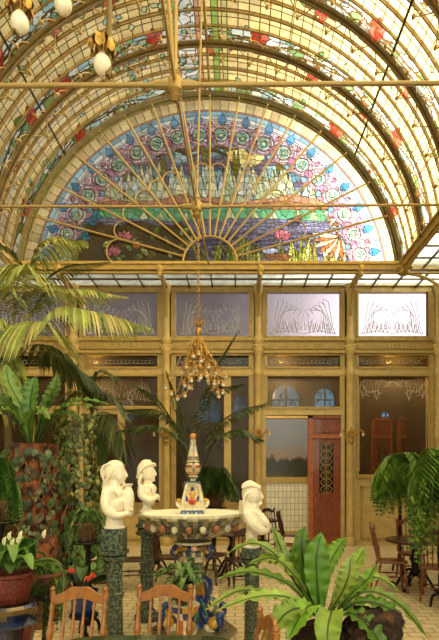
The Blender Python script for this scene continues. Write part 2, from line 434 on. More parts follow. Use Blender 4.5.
    for k in range(-11, 12):
        a = R(90+ (k-.5)*step); ux, uy = math.cos(a), -math.sin(a)
        cx, cyy = 210+156*ux, 286.5+156*uy
        if cyy > 275: continue
        for r_, cc in ((11.2,(222,172,182)),(9.4,(236,220,222)),(7.8,(196,136,156)),(6.6,(196,220,190)),(4.2,(150,196,176)),(2.0,(214,216,170))):
            cv.disc(cx-ux*3, cyy-uy*3, r_, cc)
        for s_ in (-1, 1):
            q = a+s_*R(step*.5); cv.disc(210+150*math.cos(q), 286.5-150*math.sin(q), 4, (196,132,152)); cv.disc(210+163*math.cos(q), 286.5-163*math.sin(q), 2.6, (214,140,160))
            cv.disc(210+143*math.cos(q), 286.5-143*math.sin(q), 3, (120,170,190))
    blk = np.floor((th*190)/13).astype(int)+50; blk2 = np.floor((th*190)/9).astype(int)+50
    cv.put(rho > 168, (222,230,224), cells=blk); cv.put(rho > 171.5, (150,196,214), cells=blk)
    cv.put(rho > 176, (206,140,120)); cv.put(rho > 177.6, (240,214,150), cells=blk2); cv.put(rho > 188, (132,160,84), cells=blk)
    for k in range(-11, 12):
        a = R(90+(k-.5)*step); ux, uy = math.cos(a), -math.sin(a); vx, vy = -uy, ux
        b = [(0,-3),(3.6,0),(4.4,4),(2.2,6),(0,10),(-2.2,6),(-4.4,4),(-3.6,0)]
        cv.poly([(210+ux*(165+q)+vx*p, 286.5+uy*(165+q)+vy*p) for p, q in b], (74,144,184))
    big = np.where(Y < 165, cb, np.where(Y < 222, cL, cs)); big = np.where(rho > 166, 0, big)
    col = finish(cv, big, .14)
    pts = np.zeros(( len(ys), len(xs), 3)); gx, gy = np.meshgrid(xs, ys)
    pts[..., 0] = (gx-VX)/44; pts[..., 1] = YA+.02; pts[..., 2] = EYE+(YH-gy)/44
    win = struct(bpy.data.objects.new('window_1', None)); C.objects.link(win)
    grid_mesh('stained_glass', pts, col, rho < 193.5, 'stained', win)
    # radiating bars with hoops
    m = MB(); yb = YA-.03
    def q(px, py, y=yb): return Vector(((px-VX)/44, y, EYE+(YH-py)/44))
    angs = [15,27,39,50,60,70,80,90,100,110,120,130,141,153,165]
    O = (210, 264)
    for a in angs:
        ca, sa = math.cos(R(a)), math.sin(R(a))
        # distance to the arch
        bx, by = O[0]-210, O[1]-286.5; B = bx*ca - by*sa; Cc = bx*bx+by*by-193**2; t = -B+math.sqrt(B*B-Cc)
        m.tube([q(O[0]+27*ca, O[1]-27*sa), q(O[0]+t*ca, O[1]-t*sa)], .024, 6)
    m.tube([q(O[0]+27*math.cos(R(a)), O[1]-27*math.sin(R(a))) for a in range(0, 181, 10)], .028, 6)
    A2 = [0]+angs+[180]
    for i in range(len(A2)-1):
        a0, a1 = A2[i], A2[i+1]; mid = (a0+a1)/2
        if i in (6,9): continue
        rad = 92; hw = R(a1-a0)/2*rad
        cx, cyy = O[0]+rad*math.cos(R(mid)), O[1]-rad*math.sin(R(mid))
        m.tube([q(cx+hw*math.cos(R(mid-90+b)), cyy-hw*math.sin(R(mid-90+b))) for b in range(0, 181, 15)], .016, 6)
    m.build('glazing_bars', 'rod_metal', win)
    m = MB(); m.tube([q(210+193*math.cos(R(a)), 286.5-193*math.sin(R(a)), YA) for a in np.linspace(6.5, 173.5, 60)], .085, 6)
    m.tube([q(210+187*math.cos(R(a)), 286.5-187*math.sin(R(a)), YA-.03) for a in np.linspace(6.5, 173.5, 60)], .03, 6)
    m.build('window_frame', 'dark_green_paint', win)
mat('dark_green_paint', (104,86,36), .4, .2, var=.3)
lunette()

# ---- barrel vault of glass
TH0 = math.asin((SPR-AZ)/AR)          # springing angle
ARC = PI/2-TH0
Y0V, BAY = YA, 1.283
NB = 11
def vault():
    st = .021
    nt = int(2*ARC*AR/st); L_ = NB*BAY; ny = int(L_/st)
    th = np.linspace(-ARC, ARC, nt+1); yy = np.linspace(0, L_, ny+1)
    tm = (th[:-1]+th[1:])/2*AR; ym = (yy[:-1]+yy[1:])/2
    T, Yv = np.meshgrid(tm, ym)     # T: arc length from ridge, + to the right;  Yv: distance from the lunette
    u = (Yv/BAY) % 1.; bay = np.floor(Yv/BAY).astype(int)
    cv = Canvas(T, Yv, (236,214,150))
    px = np.floor(T/.205).astype(int)+64; py = np.floor(Yv/(BAY/8)).astype(int)
    cv.put(T > -99, (240,212,140), cells=px*64+py)
    cl = voro(T, Yv, .2, 11, 1.2, .9)
    gar = (u < .25) | (u > .80)
    wave = .04*np.sin(T*3.1+bay)+.03*np.sin(T*7.)
    g2 = (u+wave < .22) | (u+wave > .86)
    cv.put(g2 & gar, (214,222,206), cells=cl)
    cv.put(g2 & gar & (cl % 5 == 0), (168,206,206), cells=cl); cv.put(g2 & gar & (cl % 5 == 1), (140,180,110), cells=cl); cv.put(g2 & gar & (cl % 7 == 2), (176,190,160), cells=cl)
    rd = random.Random(4)
    for b in range(NB+1):
        for k in range(60):
            t = rd.uniform(-ARC*AR, ARC*AR); y = b*BAY+rd.uniform(-.28, .34)
            cv.petal(t, y, rd.uniform(.13, .24), rd.uniform(.045, .075), rd.uniform(0, 2*PI), rd.choice([(124,176,96),(92,150,84),(156,196,130),(120,176,140),(188,208,150)]))
        # dark branch
        for ph, am in ((b*1.7, .10), (b*2.3+1, .07)):
            cy_ = b*BAY+.10+am*np.sin(T*1.9+ph)+.03*np.sin(T*6+ph)
            cv.put(np.abs(Yv-cy_) < .012, (70,54,30))
            cy_ = b*BAY-.16+am*.5*np.sin(T*2.3+ph)
            cv.put(np.abs(Yv-cy_) < .009, (96,74,36))
        t = -ARC*AR+.3+(b % 2)*.45
        while t < ARC*AR:
            y = b*BAY+(.17 if int(t*3) % 2 else -.13)
            for k in range(7):
                a = k*.9+t; cv.petal(t, y, rd.uniform(.14, .24), .07, a, rd.choice([(222,70,56),(196,40,36),(236,104,84)]))
            cv.disc(t, y, .03, (120,30,30)); t += rd.uniform(.85, 1.25)
    # bands of vine and squares near the ridge
    rb = (T > -.62) & (T < -.18)
    cv.put(rb, (226,226,214), cells=cl)
    for k in range(170):
        cv.disc(rd.uniform(-.60,-.2), rd.uniform(0, L_), rd.uniform(.035,.075), rd.choice([(130,190,110),(160,208,150),(110,190,170),(206,220,180)]), rd.uniform(.03,.05))
    for k in range(200):
        cv.petal(rd.uniform(-2.0,-.5), rd.uniform(0, L_), rd.uniform(.1,.18), .05, rd.uniform(0,6), rd.choice([(130,184,130),(156,200,190),(190,206,150)]))
    cv.put(np.abs(T+.16) < .04, (206,150,120), cells=py); cv.put(np.abs(T-.34) < .05, (206,196,120), cells=py)
    cv.put(np.abs(T-.17) < .07, (150,176,84), cells=py*3)
    for k in range(90):
        cv.petal(rd.uniform(-ARC*AR, ARC*AR), rd.uniform(0, L_), rd.uniform(.09,.15), .045, rd.uniform(0,6), rd.choice([(130,184,130),(150,200,180)]))
    base = cv.id >= 1000
    col = finish(cv, None, .09, lead=(104,80,40))
    pts = np.zeros((ny+1, nt+1, 3)); TT, YY = np.meshgrid(th, yy)
    pts[..., 0] = AX+(AR+.04)*np.sin(TT); pts[..., 1] = Y0V-YY; pts[..., 2] = AZ+(AR+.04)*np.cos(TT)
    o = grid_mesh('ceiling', pts, col, np.ones((ny, nt), bool), 'stained'); struct(o)
vault()
def arcp(r, y, a0=-ARC, a1=ARC, n=64):
    return [Vector((AX+r*math.sin(a), y, AZ+r*math.cos(a))) for a in np.linspace(a0, a1, n+1)]
def arcband(m, y, wd, r0, r1, n=64):
    P_ = np.linspace(-ARC, ARC, n+1); vs = []
    for a in P_:
        for (r, yy) in ((r0, y-wd/2), (r0, y+wd/2), (r1, y+wd/2), (r1, y-wd/2)):
            vs.append((AX+r*math.sin(a), yy, AZ+r*math.cos(a)))
    fs = []
    for i in range(n):
        for k in range(4):
            k2 = (k+1) % 4; fs.append((i*4+k, i*4+k2, i*4+4+k2, i*4+4+k))
    m.add(vs, fs)
tn = [0]
def trim(m, material, parent=None, bevel=0, smooth=True):
    tn[0] += 1; return struct(m.build('trim_%d' % tn[0], material, parent, smooth, bevel))
def vault_ribs():
    fest = None
    for b in range(1, NB+1):
        y = YA-b*BAY; m = MB()
        m.tube(arcp(AR-.02, y), .055, 8); arcband(m, y, .05, AR-.02, AR+.03)
        m.tube(arcp(AR-.10, y), .02, 6)
        r = trim(m, 'rib_paint')
        if b > 6: continue
        # scalloped leaf brackets below the main rib
        f = MB(); stp = .60/AR; k = -int(ARC/stp)
        while k*stp < ARC:
            a = k*stp+.5*stp*(b % 2); k += 1
            if abs(a) > ARC-.03: continue
            for dy in (.27, -.27):
                kp = Vector((AX+(AR-.15)*math.sin(a), y+dy, AZ+(AR-.15)*math.cos(a)))
                f.ball(kp, (.035,.045,.035), 5)
                up_ = Vector((AX+(AR-.02)*math.sin(a), y+dy, AZ+(AR-.02)*math.cos(a))); f.tube([kp, up_], .013, 5)
                for s_ in (-.5, .5):
                    a2 = a+s_*stp
                    e_ = Vector((AX+(AR-.04)*math.sin(a2), y, AZ+(AR-.04)*math.cos(a2)))
                    mdd = Vector((AX+(AR-.03)*math.sin(a+.22*s_*stp*2), y+dy*.8, AZ+(AR-.03)*math.cos(a+.22*s_*stp*2)))
                    f.tube(bez(kp, mdd, e_, 6), .011, 5)
        f.build('leaf_bracket', 'rod_metal', r)
    m = MB()
    for b in range(NB):
        for k in (1,2,3):
            arcband(m, YA-(b+k/4)*BAY, .024, AR-.008, AR+.035, 56)
    trim(m, 'rib_paint')
    m = MB()
    for a in (-R(48), R(48)):
        m.tube([Vector((AX+(AR)*math.sin(a), y, AZ+(AR)*math.cos(a))) for y in (YA, YA-NB*BAY)], .022, 6)
    trim(m, 'dark_lead')
    m = MB(); m.tube([(AX, YA, AZ+AR), (AX, YA-NB*BAY, AZ+AR)], .03, 6)
    for a in (-R(22), R(22), -R(70), R(70)):
        m.tube([Vector((AX+(AR)*math.sin(a), y, AZ+(AR)*math.cos(a))) for y in (YA, YA-NB*BAY)], .009, 5)
    trim(m, 'rod_metal')
vault_ribs()
# springing beams, ties
XL, XR = AX-AR*math.cos(TH0), AX+AR*math.cos(TH0)
YF = YA-NB*BAY
WL, WR = (-16-VX)/40, (437-VX)/40
YB = 12.0
for x in (XL, XR):
    m = MB(); m.bb(x-.07, x+.07, YF, YA, SPR-.12, SPR+.04); m.bb(x-.11, x+.11, YF, YA, SPR+.02, SPR+.06); m.tube([(x,YF,SPR-.14),(x,YA,SPR-.14)], .04, 6)
    trim(m, 'gold_paint', smooth=False)
m = MB(); m.bb(WL, WR, YA-.08, YA+.06, SPR-.13, SPR+.02); m.bb(WL, WR, YA-.12, YA+.06, SPR-.02, SPR+.04)
m.bb(WL, WR, YA-.04, YA+.04, SPR-.2, SPR-.16); trim(m, 'gold_paint', smooth=False)
# aisle glass ceilings
def aisle(x0, x1, y0, y1, nx, ny, bx=None):
    z = SPR-.06; g = MB(); g.bb(x0, x1, y0, y1, z, z+.012)
    o = struct(g.build('ceiling', 'aisle_glass', smooth=False))
    m = MB()
    for x in (bx or [x0+(x1-x0)*i/nx for i in range(nx+1)]): m.bb(x-.016, x+.016, y0, y1, z-.05, z)
    for i in range(ny+1):
        y = y0+(y1-y0)*i/ny; m.bb(x0, x1, y-.014, y+.014, z-.045, z-.005)
    trim(m, 'rib_paint', smooth=False)
COLS = [-16, 75, 167, 258, 349, 437]
cx = [(p-VX)/40 for p in COLS]
bxs = []
for i in range(5): bxs += [cx[i]+(cx[i+1]-cx[i])*k/4 for k in range(4)]
aisle(WL, WR, YA+.06, YB, 20, 2, bxs+[cx[5]])
aisle(XR+.05, WR, YF, YA, 3, 26); aisle(WL, XL-.05, YF, YA, 3, 26)
# tie rods with hubs, long rod, hangers
def hub(m, p):
    m.ball(p, (.07,.07,.09), 8); m.lathe([(.03,-.2),(.075,-.16),(.05,-.12),(.09,-.08),(.09,.06),(.05,.1),(.07,.14),(.02,.2)], 10, p)
    m.tube([p+V(-.28,0,0), p+V(-.2,0,0), p+V(.2,0,0), p+V(.28,0,0)], [.03,.05,.05,.03], 8)
HC = P(197, 209, 57); HE = P(175, 83, 83.5)
for hp, yy in ((HC, YA-2*BAY), (HE, YA-4*BAY)):
    hp.y = yy
    m = MB(); m.tube([(XL, yy, hp.z+(.0 if hp is HC else -.02)), hp, (XR, yy, hp.z+.03)], .022 if hp is HC else .028, 8); hub(m, hp)
    if hp is HC: m.tube([hp, V(hp.x+.1, yy, AZ+AR)], .018, 6)
    else:
        m.tube([hp, V(hp.x-.32, yy, AZ+AR-.02)], .026, 6); m.tube([hp, V(hp.x+.02, yy, AZ+AR-.02)], .026, 6)
    trim(m, 'rod_metal')
m = MB(); m.tube([HE, HC, V((209-VX)/44, YA-.05, SPR-.02)], .019, 6); m.tube([HE, V(HE.x, HE.y-2.6, HE.z)], .019, 6); trim(m, 'rod_metal')

# ------------------------------------------------------------------ back wall
def wb(m, x0, x1, y0, y1, ya, yb, col=None):   # rectangle of the back wall in photo pixels at scale 40
    m.bb((x0-VX)/40, (x1-VX)/40, ya, yb, EYE-(y1-YH)/40, EYE-(y0-YH)/40, col)
FLOOR_PY = YH+EYE*40
m = MB()
wb(m, -16, 437, 283, 291, YB-.02, YB+.2); wb(m, -16, 437, 338, 355, YB-.02, YB+.2); wb(m, -16, 437, 368, 375, YB-.02, YB+.2)
for i in range(5):
    c0, c1 = COLS[i], COLS[i+1]
    wb(m, c0-4, c0+8, 291, FLOOR_PY, YB, YB+.2); wb(m, c1-8, c1+4, 291, FLOOR_PY, YB, YB+.2)
wb(m, 357, 430, 477, FLOOR_PY, YB+.03, YB+.17)
for a, b in ((-8, 67), (83, 159), (175, 250)): wb(m, a, b, 504, FLOOR_PY, YB+.03, YB+.17)
for a, b in ((-8, 67), (83, 159)): wb(m, a, b, 406, 414, YB, YB+.15); wb(m, (a+b)/2-3.5, (a+b)/2+3.5, 414, 504, YB, YB+.15)
wb(m, 224, 231, 375, 504, YB, YB+.15); wb(m, 264, 343, 409, 415, YB-.02, YB+.2)
struct(m.build('wall_back', 'pale_paint', smooth=False))
m = MB()   # mouldings
wb(m, -16, 437, 339, 341.5, YB-.10, YB); wb(m, -16, 437, 344, 350, YB-.07, YB); wb(m, -16, 437, 351.5, 354, YB-.11, YB); wb(m, -16, 437, 284, 287, YB-.08, YB)
for x in range(-12, 436, 4): wb(m, x-1.2, x+1.2, 345.3, 348.9, YB-.09, YB-.06)
for i in range(5):
    a, b = COLS[i]+8, COLS[i+1]-8
    for (y0, y1) in ((291.5, 337.5), (355, 368), (375.5, 408 if i in (0,1,3) else (477 if i == 4 else 504))):
        for q in ((a, b, y0-1, y0+1), (a, b, y1-1, y1+1), (a-1, a+1.2, y0, y1), (b-1.2, b+1, y0, y1)): wb(m, *q, YB-.05, YB)
for a, b, y in ((361, 426, 486), (87, 155, 512), (179, 246, 512), (-4, 63, 512)):
    for q in ((a, b, y, y+1.5), (a, b, 538, 539.5), (a, a+1.5, y, 539), (b-1.5, b, y, 539)): wb(m, *q, YB-.01, YB+.05)
wb(m, 356, 431, 474.5, 478, YB-.06, YB+.03)
for a, b in ((83,159),(175,250),(-8,67)): wb(m, a, b, 502.5, 505, YB-.06, YB+.03)
trim(m, 'gold_paint', smooth=False)
m = MB(); wb(m, 356, 433, 541, FLOOR_PY, YB-.04, YB+.03); wb(m, -8, 250, 541, FLOOR_PY, YB-.04, YB+.03); struct(m.build('baseboard_back', 'pale_paint', smooth=False))
# columns
for i, c in enumerate(COLS):
    x = (c-VX)/40; m = MB()
    zf = lambda py: EYE-(py-YH)/40
    prof = [(.14,0),(.14,.18),(.105,.22),(.12,.28),(.10,.34),(.095,zf(440)),(.115,zf(438)),(.115,zf(432)),(.095,zf(430)),(.095,zf(378)),(.12,zf(376)),(.12,zf(373)),(.095,zf(371)),(.09,zf(357)),(.13,zf(354)),(.14,zf(350)),(.10,zf(346)),(.13,zf(343)),(.13,zf(340)),(.085,zf(336)),(.08,zf(296)),(.12,zf(292)),(.13,zf(286)),(.10, SPR-.12)]
    m.lathe(prof, 12, (x, YB-.09, 0))
    for k in range(6):
        a = k*PI/3; m.ball((x+.10*math.cos(a), YB-.13+.06*math.sin(a), zf(348)), (.05,.05,.06), 5)
    o = trim(m, 'pale_paint')
    b = MB()      # curved bracket up to the lunette beam
    pb = bez((x, YB-.15, zf(318)), (x, YB-.25, SPR-.22), (x+(.0), YA+.05, SPR-.16), 10); b.tube(pb, .045, 6)
    b.bb(x-.05, x+.05, YA, YB-.05, SPR-.17, SPR-.1)
    b.ball((x, YA-.06, SPR-.1), (.09,.07,.12), 7); b.ball((x, YA-.08, SPR-.24), (.05,.05,.07), 6); b.tube([(x,YA+.02,SPR-.3),(x,YA-.02,SPR-.12)], [.02,.05], 6)
    b.build('bracket', 'gold_paint', o)
# corner braces at the springings
m = MB()
for x, s_ in ((XR, 1), (XL, -1)):
    m.ball((x, YA-.04, SPR-.12), (.16,.12,.16), 8)
    for k in range(6):
        a = k*PI/3; m.ball((x+.15*math.cos(a), YA-.14, SPR-.1+.15*math.sin(a)), .045, 5)
    m.tube(bez((x+s_*.1, YA, SPR-.2), (x+s_*.8, YA, SPR-.25), (x+s_*1.15, YA, SPR-.9), 10), .035, 6)
    m.tube(bez((x, YA-.1, SPR-.2), (x, YA-.9, SPR-.2), (x, YA-1.2, SPR-.1), 10), .03, 6)
trim(m, 'gold_paint')
# windows of the back wall
wn = [1]
def window(x0, x1, y0, y1, material, y=YB+.06, etched=None, label=None):
    wn[0] += 1; g = MB(); wb(g, x0, x1, y0, y1, y, y+.012)
    o = struct(g.build('window_%d' % wn[0], material, smooth=False))
    if etched:
        e_ = MB(); etched(e_, x0, x1, y0, y1, y-.004); e_.build('etched_pattern', 'etched', o)
    return o
def Wp(px, py, y): return Vector(((px-VX)/40, y, EYE-(py-YH)/40))
def et_upper(m, x0, x1, y0, y1, y, rr=.008):
    c = (x0+x1)/2
    def ln(pts, r=rr): m.tube([Wp(a, b, y) for a, b in pts], r, 4)
    for s_ in (-1, 1):
        w_ = (x1-x0)/2-5
        for k in range(5):
            a0 = c+s_*(w_-k*2.5); ln([(a0, y1-4), (a0-s_*3, y1-12-k*4), (a0-s_*(7+k*2), y0+10+k*2), (a0-s_*(13+k*2), y0+7+k*3), (a0-s_*(12+k), y0+13+k*3)])
        for k in range(6):
            q = c+s_*(w_-6-k*4); ln([(q, y1-6), (q+s_*2, y1-12-(k % 3)*3), (q-s_*2, y1-14), (q, y1-6)])
    for k in range(9):
        q = c-18+k*4.5; h = 9+((k*5) % 7)*1.3; ln([(q-2, y1-9), (q, y1-9-h), (q+2, y1-9)])
    ln([(x0+5, y1-5), (c-15, y1-8), (c, y1-5), (c+15, y1-8), (x1-5, y1-5)])
def et_strip(m, x0, x1, y0, y1, y):
    h = (y0+y1)/2
    for k in range(int((x1-x0-12)/4)):
        q = x0+8+k*4; m.tube([Wp(q+2.2*math.cos(a), h+1.8*math.sin(a), y) for a in np.linspace(0, 5.2, 8)], .006, 4)
def et_door(m, x0, x1, y0, y1, y):
    c = (x0+x1)/2; hw = (x1-x0)/2
    def ln(pts, r=.008): m.tube(spl([Wp(a, b, y) for a, b in pts], 4), r, 4)
    for s_ in (-1, 1):
        ln([(c+s_*(hw-3), y1-6), (c+s_*(hw-3), y0+30), (c+s_*(hw-5), y0+6), (c+s_*(hw-16), y0+4), (c+s_*8, y0+5), (c+s_*4, y0+9), (c+s_*9, y0+10)])
        for k in range(7):
            q = c+s_*(hw-5-k*3); ln([(q, y0+5), (q+s_*1.5, y0+12+(k*7) % 9), (q-s_*2, y0+22-(k*5) % 8)], .007)
        ln([(c+s_*(hw-6), y0+8), (c+s_*(hw-12), y0+16), (c+s_*(hw-22), y0+14), (c+s_*(hw-20), y0+24)], .01)
    ln([(c-6, y0+8), (c, y0+5), (c+6, y0+8)])
for i in range(5):
    c0, c1 = COLS[i]+8, COLS[i+1]-8
    window(c0, c1, 291, 338, 'frosted', etched=et_upper)
    window(c0, c1, 355, 368, 'smoked', etched=et_strip)
for c0, c1 in ((-8, 67), (83, 159)):
    window(c0, c1, 375, 406, 'clear_dark', etched=(lambda *a: et_upper(*a, .0035)) if c0 > 0 else None)
    window(c0, (c0+c1)/2-3, 414, 504, 'clear_dark'); window((c0+c1)/2+3, c1, 414, 504, 'clear_dark')
window(175, 224.5, 375, 504, 'clear_dark'); window(230.5, 250, 375, 504, 'clear_dark')
window(266, 341, 375, 409, 'clear_dark'); window(357, 430, 376, 477, 'clear_dark', etched=et_door)
# front wall and side walls (behind and beside the camera)
m = MB(); m.bb(WL-.15, WL, YF, YB+.2, 0, SPR-.02); struct(m.build('wall_left', 'plaster_wall', smooth=False))
m = MB(); m.bb(WR+.02, WR+.17, YF, YB+.2, 0, SPR-.02); struct(m.build('wall_right', 'plaster_wall', smooth=False))
m = MB(); m.bb(WL-.15, WR+.17, YF-.15, YF, 0, .9); m.bb(WL-.15, WR+.17, YF-.15, YF, SPR-.25, SPR)
for c in cx: m.bb(c-.12, c+.12, YF-.15, YF, .9, SPR-.25)
struct(m.build('wall_front', 'gold_paint', smooth=False))
for i in range(5):
    wn[0] += 1; g = MB(); g.bb(cx[i]+.12, cx[i+1]-.12, YF-.08, YF-.07, .9, SPR-.25); struct(g.build('window_%d' % wn[0], 'aisle_glass', smooth=False))
wn[0] += 1; g = MB(); g.prism([(AX+AR*math.sin(a), AZ+AR*math.cos(a)) for a in np.linspace(-ARC, ARC, 40)], YF-.05, YF-.03); struct(g.build('window_%d' % wn[0], 'aisle_glass', smooth=False))
m = MB(); m.bb(WL-.2, WR+.2, YF-.15, 15.3, -.12, 0); struct(m.build('floor', 'floor', smooth=False))
# the room beyond
SB = 33.; YR = F/SB
def rb(m, x0, x1, y0, y1, ya, yb): m.bb((x0-VX)/SB, (x1-VX)/SB, ya, yb, EYE-(y1-YH)/SB, EYE-(y0-YH)/SB)
ZR = EYE-(348-YH)/40
# wall pierced by arched windows
wins = [(286, 398, 13.5), (325, 398, 10), (209, 408, 12), (240, 402, 6), (386, 416, 4.5), (402, 420, 4), (128, 405, 6)]
m = MB(); zt = EYE-(383-YH)/SB
x_l, x_r = WL-.1, WR+.1
def holes():
    # strips between the openings
    ws = sorted([((x-r-VX)/SB, (x+r-VX)/SB, EYE-(y+r*1.2+ (8 if r < 7 else 0)-YH)/SB, EYE-(y-r-YH)/SB) for x, y, r in wins])
    x = x_l
    for a, b, z0, z1 in ws:
        m.bb(x, a, YR, YR+.15, 0, ZR); m.bb(a, b, YR, YR+.15, 0, z0); m.bb(a, b, YR, YR+.15, z1, ZR); x = b
    m.bb(x, x_r, YR, YR+.15, 0, ZR)
holes()
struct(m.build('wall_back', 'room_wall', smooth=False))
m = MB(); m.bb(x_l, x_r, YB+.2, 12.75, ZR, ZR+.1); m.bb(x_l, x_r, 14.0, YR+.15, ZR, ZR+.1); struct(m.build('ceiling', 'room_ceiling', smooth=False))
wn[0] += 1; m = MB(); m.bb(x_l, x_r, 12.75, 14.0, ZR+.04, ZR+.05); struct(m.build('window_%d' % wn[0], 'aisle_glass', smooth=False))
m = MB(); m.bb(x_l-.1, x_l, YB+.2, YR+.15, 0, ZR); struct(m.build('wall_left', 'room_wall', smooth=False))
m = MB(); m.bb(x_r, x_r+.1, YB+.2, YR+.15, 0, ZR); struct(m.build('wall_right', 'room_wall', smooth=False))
for x, y, r in wins:
    X0 = (x-VX)/SB; rr = r/SB; zb = EYE-(y+r*1.2+(8 if r < 7 else 0)-YH)/SB; zc = EYE-(y-YH)/SB
    wn[0] += 1
    g = MB(); g.prism([(X0-rr, zb), (X0+rr, zb)]+[(X0+rr*math.cos(a), zc+rr*math.sin(a)) for a in np.linspace(0, PI, 16)], YR+.06, YR+.07)
    o = struct(g.build('window_%d' % wn[0], 'blue_glass', smooth=False))
    f = MB()
    for s_ in (-1, 1):    # spandrels
        f.prism([(X0+s_*rr*1.02, zc+rr*1.02)]+[(X0+s_*rr*math.cos(a), zc+rr*math.sin(a)) for a in np.linspace(0, PI/2, 9)], YR, YR+.15)
    for k in range(int(6+rr*30)):
        a = U(-.9, .9)*rr; z = U(zb, zc+rr*.7); f.tube([(X0+a, YR+.04, z), (X0+a+U(-.06,.06), YR+.04, z+U(.05,.14)), (X0+a+U(-.1,.1), YR+.04, z+U(.08,.2))], .012, 4)
    f.tube([(X0, YR+.04, zb), (X0, YR+.04, zc+rr)], .018, 4); f.tube([(X0-rr, YR+.04, zc-.05), (X0+rr, YR+.04, zc-.05)], .016, 4)
    f.build('tracery', 'room_wall', o)
m = MB(); rb(m, 250, 320, 482, 533, YR-.04, YR); trim(m, 'tiles', smooth=False)
m = MB(); rb(m, 250, 320, 479, 482.5, YR-.07, YR); rb(m, 250, 320, 531, 533.5, YR-.06, YR); trim(m, 'gold_paint', smooth=False)
# mural on the far wall
def mural_mat():
    mm = bpy.data.materials.new('mural'); mm.use_nodes = True; N = mm.node_tree.nodes; L = mm.node_tree.links; b = N['Principled BSDF']
    tc = N.new('ShaderNodeTexCoord'); sp = N.new('ShaderNodeSeparateXYZ'); n = N.new('ShaderNodeTexNoise'); n.inputs['Scale'].default_value = 3.5; n.inputs['Detail'].default_value = 8
    L.new(tc.outputs['Object'], n.inputs[0]); L.new(tc.outputs['Object'], sp.inputs[0])
    a = N.new('ShaderNodeMath'); a.operation = 'MULTIPLY_ADD'; a.inputs[1].default_value = 1.1; L.new(n.outputs['Fac'], a.inputs[0]); L.new(sp.outputs['Z'], a.inputs[2])
    r = N.new('ShaderNodeValToRGB'); e = r.color_ramp.elements; e[0].position = 0.; e[0].color = lin((96,76,44))+(1,); e[1].position = 1.; e[1].color = lin((104,112,124))+(1,)
    for p, c in ((.18,(52,52,32)),(.34,(40,44,34)),(.40,(128,112,92)),(.55,(112,116,122))):
        q = e.new(p); q.color = lin(c)+(1,)
    mr = N.new('ShaderNodeMapRange'); mr.inputs[1].default_value = .3; mr.inputs[2].default_value = 2.6; L.new(a.outputs[0], mr.inputs[0]); L.new(mr.outputs[0], r.inputs[0]); L.new(r.outputs[0], b.inputs['Base Color'])
    b.inputs['Roughness'].default_value = .35; M_['mural'] = mm
mural_mat()
pt = thing('mural_panel', 'blue-grey landscape mural with dark trees above the white tiled dado', 'mural', ((284-VX)/SB, YR-.02, EYE-(478-YH)/SB))
m = MB(); rb(m, 252, 318, 418, 477, YR-.03, YR-.01); m.build('picture', 'mural', pt, False)
m = MB(); rb(m, 250, 320, 477, 479.5, YR-.06, YR); rb(m, 250, 320, 415.5, 418.5, YR-.06, YR); rb(m, 249, 252.5, 416, 479, YR-.06, YR); rb(m, 317.5, 321, 416, 479, YR-.06, YR); m.build('picture_frame', 'gold_paint', pt, False)
# added fill lamps with globes, mostly hidden by the beam, lighting the room beyond
for k, x in enumerate((-3.6, 1.2, 4.0)):
    t = thing('ceiling_lamp', ['globe lamp under the ceiling of the far room, behind the left bays','globe lamp under the ceiling of the far room, behind the door bay','globe lamp under the ceiling of the far room, behind the right-hand bay'][k], 'lamp', (x, 13.2, ZR))
    m = MB(); m.ball((x,12.5,ZR-.16), .11, 10); m.build('globe', 'bulb_glass', t); m = MB(); m.tube([(x,12.5,ZR-.06),(x,12.5,ZR)], .03, 8); m.build('fixture', 'gilt', t)
    l = bpy.data.lights.new('lamp_light', 'POINT'); l.energy = 130; l.color = (1,.82,.6); l.shadow_soft_size = .12; o = bpy.data.objects.new('lamp_light', l); C.objects.link(o); o.location = (x, 12.5, ZR-.36)
